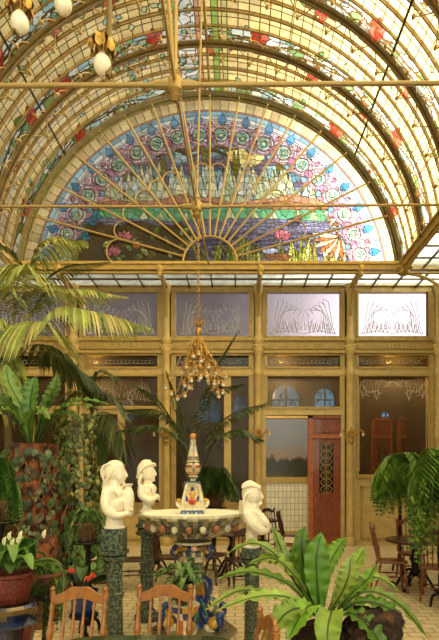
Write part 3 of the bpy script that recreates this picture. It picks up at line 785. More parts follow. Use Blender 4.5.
# doors
def door(n, x0, x1, y0, y1, sc, y, mt='door_wood', transom=True):
    def bx(m, a, b, c, d, ya, yb): m.bb((a-VX)/sc, (b-VX)/sc, ya, yb, EYE-(d-YH)/sc, EYE-(c-YH)/sc)
    o = struct(bpy.data.objects.new('door_%d' % n, None)); C.objects.link(o)
    w_ = x1-x0; j = w_*.14; h = y1-y0
    m = MB(); bx(m, x0, x0+j, y0, y1, y-.04, y+.08); bx(m, x1-j*.5, x1, y0, y1, y-.04, y+.08); bx(m, x0, x1, y0, y0+3, y-.04, y+.08)
    if transom: bx(m, x0, x1, y0+h*.15, y0+h*.18, y-.06, y+.08)
    m.build('door_frame', 'door_frame_wood', o, False)
    a, b = x0+j, x1-j*.5; t = y0+h*(.18 if transom else .02); gl0, gl1 = t+h*.04, y0+h*.60; st = (b-a)*.24
    m = MB(); bx(m, a, a+st, t, y1, y, y+.05); bx(m, b-st, b, t, y1, y, y+.05); bx(m, a+st, b-st, t, gl0, y+.002, y+.048); bx(m, a+st, b-st, gl1, y0+h*.66, y+.002, y+.048); bx(m, a+st, b-st, y1-h*.06, y1, y+.002, y+.048)
    bx(m, a+st, b-st, y0+h*.66, y1-h*.06, y+.02, y+.04); bx(m, a+st*1.35, b-st*1.35, y0+h*.69, y1-h*.09, y-.005, y+.03); bx(m, a+st*.9, b-st*.9, gl1+1, gl1+3, y-.02, y+.02)
    if transom: bx(m, a, b, y0+3, y0+h*.15, y+.025, y+.045); bx(m, a+2, b-2, y0+5, y0+h*.13, y, y+.03)
    m.build('door_leaf', mt, o, False)
    g = MB(); bx(g, a+st, b-st, gl0, gl1, y+.02, y+.03); g.build('pane', 'smoked', o, False)
    g = MB(); xa, xb = (a+st-VX)/sc, (b-st-VX)/sc; za, zb_ = EYE-(gl1-YH)/sc, EYE-(gl0-YH)/sc; cxm = (xa+xb)/2; hw = (xb-xa)/2
    n_ = 7
    for k in range(n_):
        z = za+(k+.5)*(zb_-za)/n_; rr = (zb_-za)/n_/2
        g.tube([(cxm+hw*.8*math.cos(q), y+.01, z+rr*math.sin(q)) for q in np.linspace(0, 2*PI, 13)], .012, 5)
        g.tube([(cxm+hw*.35*math.cos(q), y+.01, z+rr*.5*math.sin(q)) for q in np.linspace(0, 2*PI, 9)], .008, 4)
    g.tube([(cxm, y+.01, za), (cxm, y+.01, zb_)], .01, 5); g.build('grille', 'rod_metal', o)
    h_ = MB(); h_.tube([(((a+st*.4)-VX)/sc, y-.05, 1.05), (((a+st*.4)-VX)/sc, y-.05, 1.2)], .014, 6); h_.ball((((a+st*.4)-VX)/sc, y-.03, 1.12), .025, 6); h_.build('door_handle', 'gilt', o)
    return o
door(1, 308.5, 343, 415, FLOOR_PY, 40, YB+.08)
door(2, 370, 391, 418, YH+EYE*SB, SB, YR-.1); door(3, 396, 418, 418, YH+EYE*SB, SB, YR-.1)
m = MB(); wb(m, 264, 343, FLOOR_PY-1, FLOOR_PY, YB-.05, YB+.25); trim(m, 'door_frame_wood', smooth=False)

# ================================================================== contents
def G(s, c): return tuple(max(0, min(255, x*U(1-s, 1+s))) for x in c)
def jit(c, s=.15):
    k = U(1-s, 1+s); return tuple(max(0, min(255, x*k*U(.94, 1.06))) for x in c)

# ---- marble busts: bodies fused to one surface
def fuse(vox=.006, it=3, str_=0.):
    def f(o):
        m = o.modifiers.new('remesh', 'REMESH'); m.mode = 'VOXEL'; m.voxel_size = vox; m.use_smooth_shade = True
        s_ = o.modifiers.new('smooth', 'SMOOTH'); s_.iterations = max(1, it-1); s_.factor = .5
    return f
def bust(kind, label, bx, by, s, zoff=0):
    """bx,by: photo pixel of the middle of its foot"""
    o = P(bx, by, s)
    r = thing('marble_bust', label, 'statue', o, group=None)
    m = MB(); h = MB()
    def q(px, py, y=0.): return Vector((o.x+(px-bx)/s, o.y+y, o.z-(py-by)/s))
    def B(px, py, rx, rz, y=0, ry=None, rot=0): m.ball(q(px, py, y), (rx/s, (ry or rx)/s, rz/s), 9, M=Matrix.Rotation(R(rot), 3, 'Y'))
    def T(l, rr, n=10): m.tube(spl([q(*p) for p in l], 4), [x/s for x in np.interp(np.linspace(0, 1, (len(l)-1)*4+1), np.linspace(0, 1, len(rr)), rr)], n)
    if kind == 'girl':
        B(113.5,471.5,10.5,10.5,0,10); B(119.6,475,6.3,8.4,0,7.5); B(115,466.5,9,6.5,0,9.5)                 # skull under a scarf, face
        T([(124.6,470,0),(126.8,475.6,0),(125.6,477.2,0)], [.8,1.3,.9]); B(119.8,470,5,5,0,7); B(122.8,481.6,2.4,2.2,0,3); B(125.3,479,.7,.6,0,1.6)   # nose, chin, lips
         
        for k in range(9):          # combed strands of the scarf
            a = -1.25+k*.32; T([(116,464,math.sin(a)*.06),(112,462.3+1.5*abs(math.sin(a)),math.sin(a)*.083),(105,467,math.sin(a)*.09),(103.6,474,math.sin(a)*.082),(106,482,math.sin(a)*.06)], [.6,1.0,1.0,.9,.6], 6)
        T([(116.5,466,-.07),(114.5,471,-.09),(110,478,-.085),(106,484,-.06)], [1.0,1.3,1.3,1.1], 6)
        T([(114,478,0),(114,488,0)], [6,7]); T([(108,480,0),(105,489,0)], [5,3.4])                        # neck, nape
        B(113,498,10.5,14,0,14); B(112,490,8.6,5.5,0,15); B(117,503,10,11,0,15); B(119,494,6,8,0,12)                           # trunk
        B(109.5,493,4.4,7,-.10,4.6); T([(110,491,-.11),(109.5,503,-.13),(114,511.5,-.13),(121,514.5,-.11),(130,512.5,-.05)], [4.8,5,4.8,3.6,2.4])     # near arm under the jug
        T([(110,490,.12),(119,500,.14),(127,498,.09),(130,497,.05)], [5,4.6,3.4,2.2])
        for k in range(7): T([(106.5+k*2.2,487+k*.6,-.10-.01*k),(106.5+k*2.4,498,-.15+.008*k),(109+k*2.4,511,-.16+.014*k)], [.8,1.2,.7], 6)   # folds
        for k in range(5): T([(131-k*.2,510+k*.9,-.05+k*.012),(133.5,509.5+k*1.0,-.035+k*.012),(134,512+k*.4,-.03+k*.012)], [.8,.75,.6], 6)                # fingers
        T([(128,514,-.05),(131,509,-.075),(132,505,-.07)], [1,.9,.7], 6)
        prof = [(3.6,516),(5.2,508),(6,500),(5.4,493),(3.4,488),(3.1,486.5),(4.9,484.3),(4.4,483.6),(2,483.8)]
        m.lathe([(a/s, 0-(z-by)/s) for a, z in prof], 14, (q(128.6,by).x, o.y-.01, o.z))
        T([(124.5,485.5,-.01),(121.5,488,-.02),(122,493,-.02),(124,496,-.01)], [.9,1,1,.9], 6)
        h.lathe([(10.5/s,0),(10.3/s,1/s),(9.2/s,2/s),(8.2/s,7/s),(7.6/s,12/s),(8.4/s,17/s)], 18, q(114.5, by)); 
    if kind == 'bonnet':
        B(148,473,7.4,8.6,0,7.6); B(151.5,474.5,3.6,7,0,5.6); T([(154.6,470,0),(155.9,474.4,0),(154.8,475.4,0)], [.6,1.1,.7]); B(153.4,480,1.9,1.7,0,2)
        B(154.3,477.6,.9,.7,0,1.3)
        for k in range(9):   # bonnet brim
            a = PI*k/8; 
        T([(154.8,465.5,0),(153,464,-.05),(147,466,-.085),(141,471.5,-.085),(138,478,-.05)], [1.6,1.7,1.7,1.6,1.4], 8)
        T([(154.8,465.5,0),(153,464,.05),(147,466,.085),(141,471.5,.085),(138,478,.05)], [1.6,1.7,1.7,1.6,1.4], 8)
        T([(151.3,462.3,0),(145,463.5,0),(140.5,469,0),(138.6,476,0)], [2.2,4.2,3.6,1.6], 8)
        for k in range(5): T([(143-k*.6,474+k,-.06+.03*k),(140.5,481,-.07+.034*k),(141,489,-.06+.03*k)], [1.5,1.9,1.2], 7)
        T([(148,479,0),(148,488,0)], [4,5]); B(148,490,7,8,0,11.5); B(149.5,499,6,8,0,8); B(152.5,489,4,5,0,8)
        for sg in (-1, 1): T([(144,486,sg*.11),(144,495,sg*.125),(151,499.5,sg*.10),(158,496,sg*.03)], [4.2,4.2,3.4,1.8])
        for k in range(6): T([(141.5+k*2.2,484+k*.3,-.10-.004*k),(141+k*2.8,493,-.13+.008*k),(145+k*1.8,503,-.08)], [.7,1,.6], 6)
        for k in range(5): T([(157,494+k*.5,-.02+k*.01),(159.2,496+k*.8,-.015+k*.01),(158.2,499.5+k*.4,-.01+k*.01)], [.75,.7,.5], 6)
        T([(158,497,-.02),(156,494,-.03),(155.5,491.5,-.03)], [.8,.7,.5], 6)
        T([(148.5,502,0),(147,508,0)], [5,3.6])
        h.lathe([(7.4/s,0),(7.2/s,1.2/s),(5/s,2.2/s),(4.0/s,5/s),(4.4/s,9/s)], 18, q(146.5, by))
    if kind == 'veil':
        B(251.5,494,10,12,0,9.8); B(256.5,495.5,5,8.4,0,7); T([(260.9,492,0),(262.6,497,0),(261.4,498.4,0)], [.7,1.3,.9]); B(260,503.5,2.4,2.2,0,2.6); B(261.2,500.6,1.1,.9,0,1.6)
        T([(243,487,0),(250,483.4,0),(260.5,487.8,0)], [3,3.4,1.8]); T([(242,488,-.06),(250,485,-.085),(260,489,-.05)], [1.6,2,1.4]); T([(242,488,.06),(250,485,.085),(260,489,.05)], [1.6,2,1.4])
        for k in range(10):
            a = -1.3+k*.29; T([(257-k*.6,489,math.sin(a)*.07),(247-abs(k-5)*.3,494,math.sin(a)*.1),(243.5,505,math.sin(a)*.11),(245,516,math.sin(a)*.125)], [.9,1.4,1.5,1.1], 6)
        T([(246,500,0),(247,514,0)], [7,9]); T([(252,500,0),(253,512,0)], [6,7])
        B(251,516,9.4,10,0,15); B(254,525,8,8,0,11); B(257,514,5.5,6,0,10)
        for sg in (-1, 1): T([(247,512,sg*.13),(252,522,sg*.155),(260,529.5,sg*.12),(267,530,sg*.05)], [5.4,5.2,4.2,2.6])
        for sg in (-.6,): T([(260,514,-.07),(265,521,-.08),(269,527,-.04)], [3.2,3.6,2.4])
        for k in range(7): T([(243.5+k*2,508+k*.4,-.11-.006*k),(246+k*2.6,519,-.155+.006*k),(252+k*2,531,-.14+.01*k)], [.8,1.2,.7], 6)
        for k in range(5): T([(266,526.5+k*.6,-.04+k*.012),(269.4,528+k*.9,-.035+k*.012),(269.6,532+k*.3,-.03+k*.012)], [.85,.8,.6], 6)
        T([(266,528,-.04),(265,524,-.06),(266,521,-.06)], [.9,.85,.6], 6)
        T([(253,528,0),(252,538,0)], [7,6])
        h.lathe([(8.6/s,0),(8.4/s,2/s),(7/s,3/s),(5.8/s,8/s),(6.2/s,14/s)], 18, q(251.5, by))
    m.v += h.v and [] or []
    n0 = len(m.v); m.v += h.v; m.f += [tuple(i+n0 for i in f) for f in h.f]; m.c += h.c
    m.build('figure', 'marble', r, mods=fuse(.0048 if s > 100 else .005, 2))
    return r
bust('girl', 'white marble bust of a girl in a headscarf holding a jug', 114.5, 528, 113)
bust('bonnet', 'small white marble bust of a woman in a brimmed bonnet, behind the fountain bowl', 147, 511.5, 84)
bust('veil', 'white marble bust of a veiled woman right of the fountain bowl', 251.5, 547.5, 104)

def pedestal(label, cx_, top, s, bw, bh, cw, sides=8):
    """bw/bh px of the top block; cw px width of the shaft"""
    o = P(cx_, top, s); zt = o.z; r = thing('marble_pedestal', label, 'pedestal', (o.x, o.y, 0))
    x, y = o.x, o.y; k = 1/s
    m = MB(); m.box((x, y, zt-bh*k/2), (bw*k, bw*k, bh*k)); m.box((x,y,zt-.006), (bw*k*1.04, bw*k*1.04, .012)); m.build('top_block', 'green_marble', r, False, .004)
    z1 = zt-bh*k; c = cw*k/2
    m = MB(); m.lathe([(c*.95, z1-.17), (c*1.0, z1-.11), (c*1.45, z1-.075), (c*1.5, z1-.05), (c*1.25, z1-.045), (c*1.7, z1-.03), (c*1.75, z1)], sides, (x,y,0), ph=.5); m.build('capital', 'green_marble', r, False)
    m = MB(); zr = z1*.62
    m.lathe([(c*1.02, .12), (c*.96, zr-.02), (c*1.15, zr-.015), (c*1.15, zr+.02), (c*.98, zr+.03), (c*.92, z1-.16)], sides, (x,y,0), ph=.5); m.build('shaft', 'green_marble', r, False)
    m = MB(); m.lathe([(c*1.9, 0), (c*1.9, .06), (c*1.5, .075), (c*1.35, .11), (c*1.05, .135)], sides, (x,y,0), ph=.5); m.build('foot', 'green_marble', r, False)
pedestal('dark green marble pedestal carrying the bust of the girl with the jug', 114.5, 528, 113, 21, 22, 17)
pedestal('slim green marble column under the small bonneted bust', 147, 511.5, 84, 15, 13, 13, 16)
pedestal('green marble pedestal under the veiled bust, behind the fern leaves', 251.5, 547.5, 104, 20, 6, 15)

# ---- the majolica fountain
FS = 92.; fo = P(193, 512, FS); fx, fy = fo.x, fo.y
def fz(py): return EYE-(py-YH)/FS
ft = thing('fountain', 'painted ceramic fountain with a wide scalloped bowl and slender spire', 'fountain', (fx, fy, 0))
CR, OR, BL, GR, DK, YE, TQ = (232,220,186), (196,104,44), (34,60,120), (92,112,86), (52,58,52), (214,164,60), (88,140,140)
m = MB(); nl = 72; rim = 54.5/FS
bp = [(.10, fz(541)), (.17, fz(538.5)), (.30, fz(535)), (.42, fz(529)), (.51, fz(522)), (.565, fz(517)), (rim, fz(514.5)), (rim, fz(512.5)), (rim-.03, fz(512)), (rim-.05, fz(513.3)), (.46, fz(516)), (.2, fz(518))]
vs = []
for i, (r_, z) in enumerate(bp):
    for k in range(nl):
        a = 2*PI*k/nl; sc = 1+(.045*abs(math.sin(a*9)) if 1 < i < 6 else 0); vs.append((fx+r_*sc*math.cos(a), fy+r_*sc*math.sin(a), z))
def bowlc(i, k):
    p_ = k % 4; OL, CM, OM, BM = (92,92,70), (190,178,134), (156,96,58), (62,80,96)
    if i == 5: return (196,184,140) if (k//2) % 2 else (120,112,80)
    if i == 6: return CR
    if i >= 7: return (232,226,200)
    if i == 4: return [BM, (150,140,100), OL, (150,140,100)][p_]
    if i == 3: return [OL, BM, OL, (120,116,84)][p_]
    if i == 2: return [CM, (120,116,84), OL, BM][p_]
    return [OM, OL, (104,110,84), OL][p_]
for i in range(len(bp)-1):
    pass
base = len(m.v); m.v += vs
for i in range(len(bp)-1):
    for k in range(nl):
        k2 = (k+1) % nl; m.f.append((base+i*nl+k, base+i*nl+k2, base+(i+1)*nl+k2, base+(i+1)*nl+k)); m.c.append(bowlc(i, k))
m.f.append(tuple(base+(len(bp)-1)*nl+k for k in range(nl))); m.c.append(CR)
bowl = m.build('bowl', 'majolica', ft)
for k in range(22):
    m = MB(); a = 2*PI*(k+.5)/22; cb_ = (226,214,176) if k % 2 else (176,106,62)
    m.ball((fx+.5*math.cos(a), fy+.5*math.sin(a), fz(524.5)), (.036, .036, .05), 7, cb_); m.build('boss', 'majolica', bowl)
m = MB(); m.lathe([(rim-.045, fz(513.2)), (.001, fz(513.2))], 48, (fx,fy,0)); m.build('water', 'water', ft)
# spire
def sq(m, hw0, z0, hw1, z1, col):
    m.lathe([(hw0*1.414, z0), (hw1*1.414, z1)], 4, (fx,fy,0), col, ph=.5)
m = MB(); sq(m, .125, fz(518), .12, fz(509.5), (50,84,140)); sq(m, .14, fz(509.5), .14, fz(506.5), CR); sq(m, .1, fz(518), .1, fz(511), CR)
for k in range(5): m.box((fx-.09+.045*k, fy-.126, fz(513)), (.022, .01, .03), col=CR if k % 2 else (120,170,190))
sp1 = m.build('spire_base', 'majolica', ft, False)
m = MB(); sq(m, .105, fz(506.5), .05, fz(485), (214,190,130)); sq(m, .055, fz(485), .07, fz(483), CR); sq(m, .085, fz(483), .085, fz(481.5), (70,86,90))
for sg in (-1, 1):
    for yy in (-.09, .09):
        m.tube(spl([(fx+sg*.15, fy+yy, fz(500)), (fx+sg*.16, fy+yy, fz(504)), (fx+sg*.12, fy+yy, fz(506)), (fx+sg*.10, fy+yy, fz(500)), (fx+sg*.075, fy+yy*.8, fz(490)), (fx+sg*.06, fy+yy*.7, fz(484))], 4), .017, 7, CR)
    m.ball((fx+sg*.145, fy-.09, fz(500)), .024, 6, YE)
for yy in (-.105,):
    m.ball((fx, fy+yy+.01, fz(501)), (.05,.02,.04), 8, OR); m.ball((fx, fy+yy, fz(501)), (.03,.022,.022), 7, (180,40,30)); m.ball((fx, fy+yy+.03, fz(494)), (.035,.02,.05), 7, YE); m.ball((fx, fy+yy+.03, fz(489)), (.02,.02,.03), 6, BL)
    for sg in (-1,1): m.ball((fx+sg*.06, fy+yy+.02, fz(499)), (.012,.012,.04), 5, BL)
m.build('cartouche', 'majolica', ft)
m = MB()
cols = [CR, (120,124,110), CR, (184,130,84), (214,190,140), (150,96,62), CR, (116,116,96), CR, (196,160,96), (130,126,104), CR, (206,200,170), (186,184,160), CR, (150,150,130), CR, CR]
pr = [(.03,481),(.035,478.5),(.06,477),(.04,475.5),(.075,472),(.085,468),(.08,465),(.06,463),(.075,462),(.07,461.5),(.068,460),(.06,456.5),(.046,451),(.036,446),(.028,441.5),(.036,440.5),(.03,439.5),(.012,439)]
m.lathe([(a, fz(b)) for a, b in pr], 16, (fx,fy,0), cols=lambda i, k: cols[i] if (k % 4) or i in (2, 7) else ((178,128,88) if i % 2 else (120,122,112)))
m.build('spire', 'majolica', ft)
m = MB(); m.ball((fx, fy, fz(436.4)), .037, 10, (206,138,48)); m.build('finial', 'majolica', ft)
# stem
m = MB()
st = [(.20,541),(.21,543),(.19,545),(.20,548),(.14,551),(.13,556),(.17,560),(.12,562),(.10,570),(.12,580),(.16,592),(.18,600),(.12,606),(.13,618),(.22,628),(.26,634)]
sc_ = [CR, DK, (150,110,60), DK, (110,120,90), CR, OR, GR, (70,92,88), (150,110,60), BL, YE, GR, BL, DK, DK]
m.lathe([(a, max(.001, fz(b))) for a, b in st], 24, (fx,fy,0), cols=lambda i, k: sc_[i] if (k % 3) else ([CR, YE, OR, (60,90,110)][i % 4]))
m.build('stem', 'majolica', ft)
for ang in (-150, -95, -35, 30, 90, 150):      # scrolled sea creatures round the stem
    m = MB(); a = R(ang); ca, sa = math.cos(a), math.sin(a)
    def w_(r_, z, t=0): return (fx+r_*ca-t*sa, fy+r_*sa+t*ca, z)
    m.tube(spl([w_(.12,.62), w_(.2,.55), w_(.2,.42), w_(.13,.33), w_(.16,.2), w_(.27,.13), w_(.36,.17), w_(.37,.26)], 4), [.018]*4+[.03]*6+[.045]*8+[.06]*6+[.05]*3+[.03,.02], 9, BL)
    m.ball(w_(.30,.16), (.085,.085,.075), 8, YE); m.ball(w_(.37,.25), .05, 7, (44,84,150)); m.ball(w_(.25,.10), (.09,.09,.08), 7, CR)
    m.tube(spl([w_(.13,.9), w_(.19,.97), w_(.25,.9), w_(.2,.84)], 4), .02, 7, (44,64,110)); m.ball(w_(.2,.9), .022, 6, YE)
    for sg in (-1,1): m.tube(spl([w_(.15,.4,sg*.05), w_(.22,.36,sg*.09), w_(.25,.25,sg*.07)], 4), .014, 6, (60,130,110))
    m.build('scroll', 'majolica', ft)
m = MB(); m.lathe([(.48,0),(.48,.05),(.40,.06),(.40,.075),(.3,.09),(.2,.10)], 8, (fx,fy,0), col=(120,112,84)); m.build('plinth', 'majolica', ft, False)

# ---- chairs
def spindle(m, a, b, r, n=7):
    a, b = Vector(a), Vector(b); pts = []; rs = []
    for t, k in ((0,.6),(.06,.7),(.12,1.15),(.16,.7),(.30,.8),(.45,1.25),(.5,1.5),(.55,1.2),(.7,.8),(.84,.7),(.88,1.15),(.94,.7),(1,.6)):
        pts.append(a.lerp(b, t)); rs.append(r*k)
    m.tube(pts, rs, n)
def make_chair(material, label, cat='chair', loc=(0,0,0), rz=0, group=None, w_=.40, ht=.93, ns=4, name='dining_chair'):
    """front of the chair towards local -y"""
    r = thing(name, label, cat, (0,0,0)); h = w_/2
    def bd(n, m, **k): return m.build(n, material, r, **k)
    m = MB(); poly = [(-h*.92,.19),(-h*1.02,-.15),(-h*.8,-.21),(0,-.225),(h*.8,-.21),(h*1.02,-.15),(h*.92,.19)]
    n = len(poly); m.add([(x,y,.435) for x,y in poly]+[(x,y,.465) for x,y in poly], [tuple(range(n-1,-1,-1)), tuple(range(n,2*n))]+[(i,(i+1)%n,(i+1)%n+n,i+n) for i in range(n)]); bd('seat', m, smooth=False, bevel=.008)
    for x in (-h+.03, h-.03):
        m = MB(); spindle(m, (x*1.08,-.2,0), (x*.9,-.16,.44), .019); bd('leg', m)
    for x in (-h+.03, h-.03):
        m = MB(); spindle(m, (x*1.1,.27,0), (x,.17,.44), .018); bd('leg', m)
    for x in (-h+.02, h-.02):
        m = MB(); spindle(m, (x,.17,.45), (x,.27,ht-.075), .019)
        p0 = Vector((x,.272,ht-.075)); m.tube([p0, p0+V(0,.004,.055)], .02, 8); m.lathe([(.012,.05),(.02,.058),(.013,.066),(.022,.075),(.02,.088),(.008,.098)], 8, p0); bd('back_post', m)
    m = MB()      # arched crest rail
    n = 14; vs = []
    for i in range(n+1):
        t = i/n; x = -h+.02+(w_-.04)*t; a = math.sin(PI*t); zt = ht-.045+.06*a**1.4 + .008*math.cos(t*PI*6)*a; zb = ht-.105+.035*a**2
        y = .272+.03*a
        vs += [(x,y-.012,zb),(x,y-.012,zt),(x,y+.012,zt),(x,y+.012,zb)]
    fs = []
    for i in range(n):
        for k in range(4): fs.append((i*4+k, i*4+(k+1)%4, i*4+4+(k+1)%4, i*4+4+k))
    fs += [(3,2,1,0), tuple(n*4+k for k in range(4))]; m.add(vs, fs); bd('top_rail', m, smooth=False, bevel=.004)
    for k in range(ns):
        t = (k+1)/(ns+1); x = (-h+.03)*(1-t)+(h-.03)*t; a = math.sin(PI*t); m = MB(); spindle(m, (x*.92,.17,.455), (x,.27+.03*a,ht-.09+.05*a*a), .0105); bd('spindle', m)
    m = MB()
    for a, b in (((-h+.02,-.18,.16),(h-.02,-.18,.16)), ((-h+.03,-.18,.24),(-h+.03,.22,.24)), ((h-.03,-.18,.24),(h-.03,.22,.24)), ((-h+.03,.24,.2),(h-.03,.24,.2))): spindle(m, a, b, .011, 6)
    bd('stretcher', m)
    r.location = loc; r.rotation_euler = (0,0,rz)
    if group: r['group'] = group
    return r
def again(src, label, loc, rz, group=None, sc=None):
    c = copy_tree(src); c.location = loc; c.rotation_euler = (0,0,rz); c['label'] = label
    if group: c['group'] = group
    elif 'group' in c: del c['group']
    if sc: c.scale = sc
    return c
FC = 'carved chairs at the green table'
p = P(79, 592, 146)
c0 = make_chair('honey_wood', 'honey-coloured spindle chair in front of the dark pedestal, left of its twin', loc=(p.x, p.y-.27, 0), rz=R(0), group=FC)
p = P(163.5, 592, 143)
again(c0, 'honey-coloured spindle chair in front of the fountain, beside the potted plant', (p.x, p.y-.27, 0), R(-2), FC)
again(c0, 'honey-coloured chair seen from its side, at the right end of the green table', (P(254,612,178).x-.20, P(254,612,178).y-.15, 0), R(-80), FC)
# green table
gx0, gx1 = P(62,634,168).x, P(243,634,168).x; gy1 = F/168.
gt = thing('dining_table', 'dark green round-cornered table at the bottom edge before two carved chairs', 'table', ((gx0+gx1)/2, gy1-.42, 0))
m = MB(); cxm = (gx0+gx1)/2; hw = (gx1-gx0)/2
pl = [(cxm+hw*(abs(math.cos(a))**.5)*math.copysign(1, math.cos(a)), gy1-.42+.42*(abs(math.sin(a))**.5)*math.copysign(1, math.sin(a))) for a in np.linspace(0, 2*PI, 48, endpoint=False)]
n = len(pl); m.add([(x,y,.735) for x,y in pl]+[(x,y,.76) for x,y in pl], [tuple(range(n-1,-1,-1)), tuple(range(n,2*n))]+[(i,(i+1)%n,(i+1)%n+n,i+n) for i in range(n)]); m.build('tabletop', 'table_green', gt, False, .004)
for sx in (-1,1):
    for sy in (-1,1):
        m = MB(); spindle(m, (cxm+sx*hw*.42, gy1-.42+sy*.2, 0), (cxm+sx*hw*.3, gy1-.42+sy*.12, .735), .03); m.build('leg', 'black_iron', gt)

# dark cafe tables
def cafe_table(label, x, y, r_=.42, group=None, src=None, z=.76, material='dark_wood'):
    if src: return again(src, label, (x,y,0), U(0,1), group)
    t = thing('cafe_table', label, 'table', (0,0,0))
    m = MB(); m.lathe([(.001,z-.05),(r_*.8,z-.05),(r_*.95,z-.045),(r_,z-.03),(r_,z-.01),(r_*.98,z),(.001,z)], 32); m.build('tabletop', material, t)
    m = MB(); m.lathe([(.05,.2),(.075,.26),(.05,.32),(.06,.4),(.09,.46),(.05,.54),(.045,.62),(.09,.68),(.1,z-.05)], 12); m.build('column', 'black_iron', t)
    for k in range(4):
        a = PI/4+k*PI/2; ca, sa = math.cos(a), math.sin(a); m = MB()
        m.tube(spl([(.04*ca,.04*sa,.3), (.14*ca,.14*sa,.27), (.24*ca,.24*sa,.13), (.30*ca,.30*sa,.035), (.36*ca,.36*sa,.03), (.37*ca,.37*sa,.065)], 4), .022, 8)
        m.tube(spl([(.06*ca,.06*sa,.2), (.16*ca,.16*sa,.14), (.17*ca,.17*sa,.08), (.12*ca,.12*sa,.08)], 4), .013, 6); m.ball((.33*ca,.33*sa,.03), .03, 6); m.build('leg', 'black_iron', t)
    t.location = (x,y,0)
    if group: t['group'] = group
    return t
tx, ty = P(415, 538, 66).x, F/66.
t0 = cafe_table('dark round cafe table with a scrolled iron foot under the right-hand ferns', tx, ty, .44)
c1 = make_chair('red_wood', 'reddish spindle chair on the left of the dark round table, turned towards it', loc=(P(391,556,67).x, P(391,556,67).y, 0), rz=R(82), ns=4, ht=.98)
again(c1, 'reddish spindle chair at the right frame edge, half under the hanging fern', (P(436,560,72).x, P(436,560,72).y, 0), R(155))
again(c1, 'reddish chair behind the dark round table with its curved top rail showing', (P(410,530,60.5).x, P(410,530,61).y, 0), R(-8))
# chairs and table behind the fountain
t1 = cafe_table('dark round table behind the right rim of the fountain bowl', P(232,545,58).x, F/58, .44, src=t0)
c2 = make_chair('dark_wood', 'dark spindle chair between the bonneted bust and the fountain stem', loc=(P(168,560,64).x, F/64., 0), rz=R(80), ns=5, ht=.95)
again(c2, 'dark spindle chair right behind the fountain stem', (P(212,550,62).x, F/62., 0), R(60))
again(c2, 'dark spindle chair facing away beyond the veiled bust pedestal', (P(243,550,66).x, F/66., 0), R(190))
again(c2, 'dark chair at the far wall beside the open doorway jamb', (P(272,520,43).x, F/43., 0), R(20))
again(c2, 'dark slatted chair by the doorway, behind the tallest fern leaves', (P(291,535,46.5).x, F/46.5, 0), R(75))
again(c2, 'dark chair turned sideways between the girl bust pedestal and the slim column', (P(130,560,66).x, F/66., 0), R(100))
t2 = cafe_table('small dark table far back beside the doorway', P(262,520,44.5).x, F/44.5-.12, .42, src=t0)
t2.scale = (.85,.85,1)
t3 = cafe_table('dark round table behind the slim column, left of the fountain', P(156,520,58).x, F/58., .42, src=t0); t3.scale = (.8,.8,1)

# ---- chandelier
ch = thing('chandelier', 'gilt flower-cluster chandelier with little white globe bulbs hanging from a chain', 'chandelier', (HC.x, HC.y, EYE+(YH-330)/57))
hx, hy = HC.x+.03, HC.y
def cz(py): return EYE+(YH-py)/57
m = MB(); z = HC.z-.05; k = 0
while z > cz(326):
    rr = .02; a = 0 if k % 2 else PI/2
    m.tube([(hx+rr*math.sin(q)*math.cos(a), hy+rr*math.sin(q)*math.sin(a), z+.036*math.cos(q)) for q in np.linspace(0, 2*PI, 9)], .007, 4, cap=False); z -= .056; k += 1
m.build('chain', 'gilt', ch)
m = MB(); m.lathe([(.03,cz(324)),(.05,cz(327)),(.03,cz(329)),(.05,cz(331)),(.055,cz(334)),(.035,cz(337)),(.02,cz(340))][::-1], 10, (hx,hy,0))
for k in range(6):
    a = k*PI/3; m.tube(bez((hx,hy,cz(328)), (hx+.07*math.cos(a), hy+.07*math.sin(a), cz(326)), (hx+.10*math.cos(a), hy+.10*math.sin(a), cz(319)), 6), [.018]*3+[.015,.012,.008,.004], 5)
m.build('stem_bundle', 'gilt', ch)
br = MB(); lf = MB(); spec = []
for k in range(30):
    a = k*2.4; t_ = (k+.5)/30; rr = .05+.36*t_**.8*(.6+.4*((k*7) % 5)/4); spec.append((rr*math.cos(a), rr*math.sin(a), cz(349+36*t_+((k*5) % 7))))
for px, py in ((167,388),(172,393),(178,398),(186,396),(190,388),(218,381),(223,384),(223,392),(219,396),(226,376),(182,372),(216,372),(208,380)):
    spec.append(((px-VX)/57-hx, U(-.12,.12), cz(py)))
for (dx, dy, z) in spec:
    top = (hx+dx*.1, hy+dy*.1, cz(338)); mid = (hx+dx*.4+U(-.05,.05), hy+dy*.4, max(z+.1, cz(352))); m2 = (hx+dx*.8+U(-.07,.07), hy+dy*.9, z+U(.05,.16)); e_ = (hx+dx, hy+dy, z+.01)
    br.tube(spl([top, mid, m2, (m2[0]+dx*.2, m2[1]+dy*.2, m2[2]-.02), e_], 4), .0075, 5)
    for q in range(7):
        a = U(0, 6.3); b = Vector(mid).lerp(Vector(m2), U(0,1.2))+V(U(-.05,.05),U(-.05,.05),U(-.05,.05)); lf.blade([b, b+V(.025*math.cos(a),.025*math.sin(a),.015), b+V(.055*math.cos(a),.055*math.sin(a),U(-.03,.01))], [.008,.036,.004], up=(U(-1,1),-1,U(0,1)), ac=1)
br.build('branches', 'gilt', ch); o = lf.build('leaves', 'gilt', ch); o['kind'] = 'stuff'
m = MB(); m.ball((0,0,0), .033, 7); b0 = m.build('bulb', 'bulb_glass', None, world=False)
m = MB(); m.lathe([(.006,.06),(.022,.045),(.03,.02),(.034,.008)][::-1], 8, (0,0,0)); b1 = m.build('bulb_cup', 'gilt', None, world=False)
for k, (dx, dy, z) in enumerate(spec):
    for src, dz in ((b0, -.03), (b1, -.02)):
        b = src if k == 0 else src.copy()
        if k: C.objects.link(b)
        b.parent = ch; b.location = wm(ch).inverted() @ Vector((hx+dx, hy+dy, z+dz))

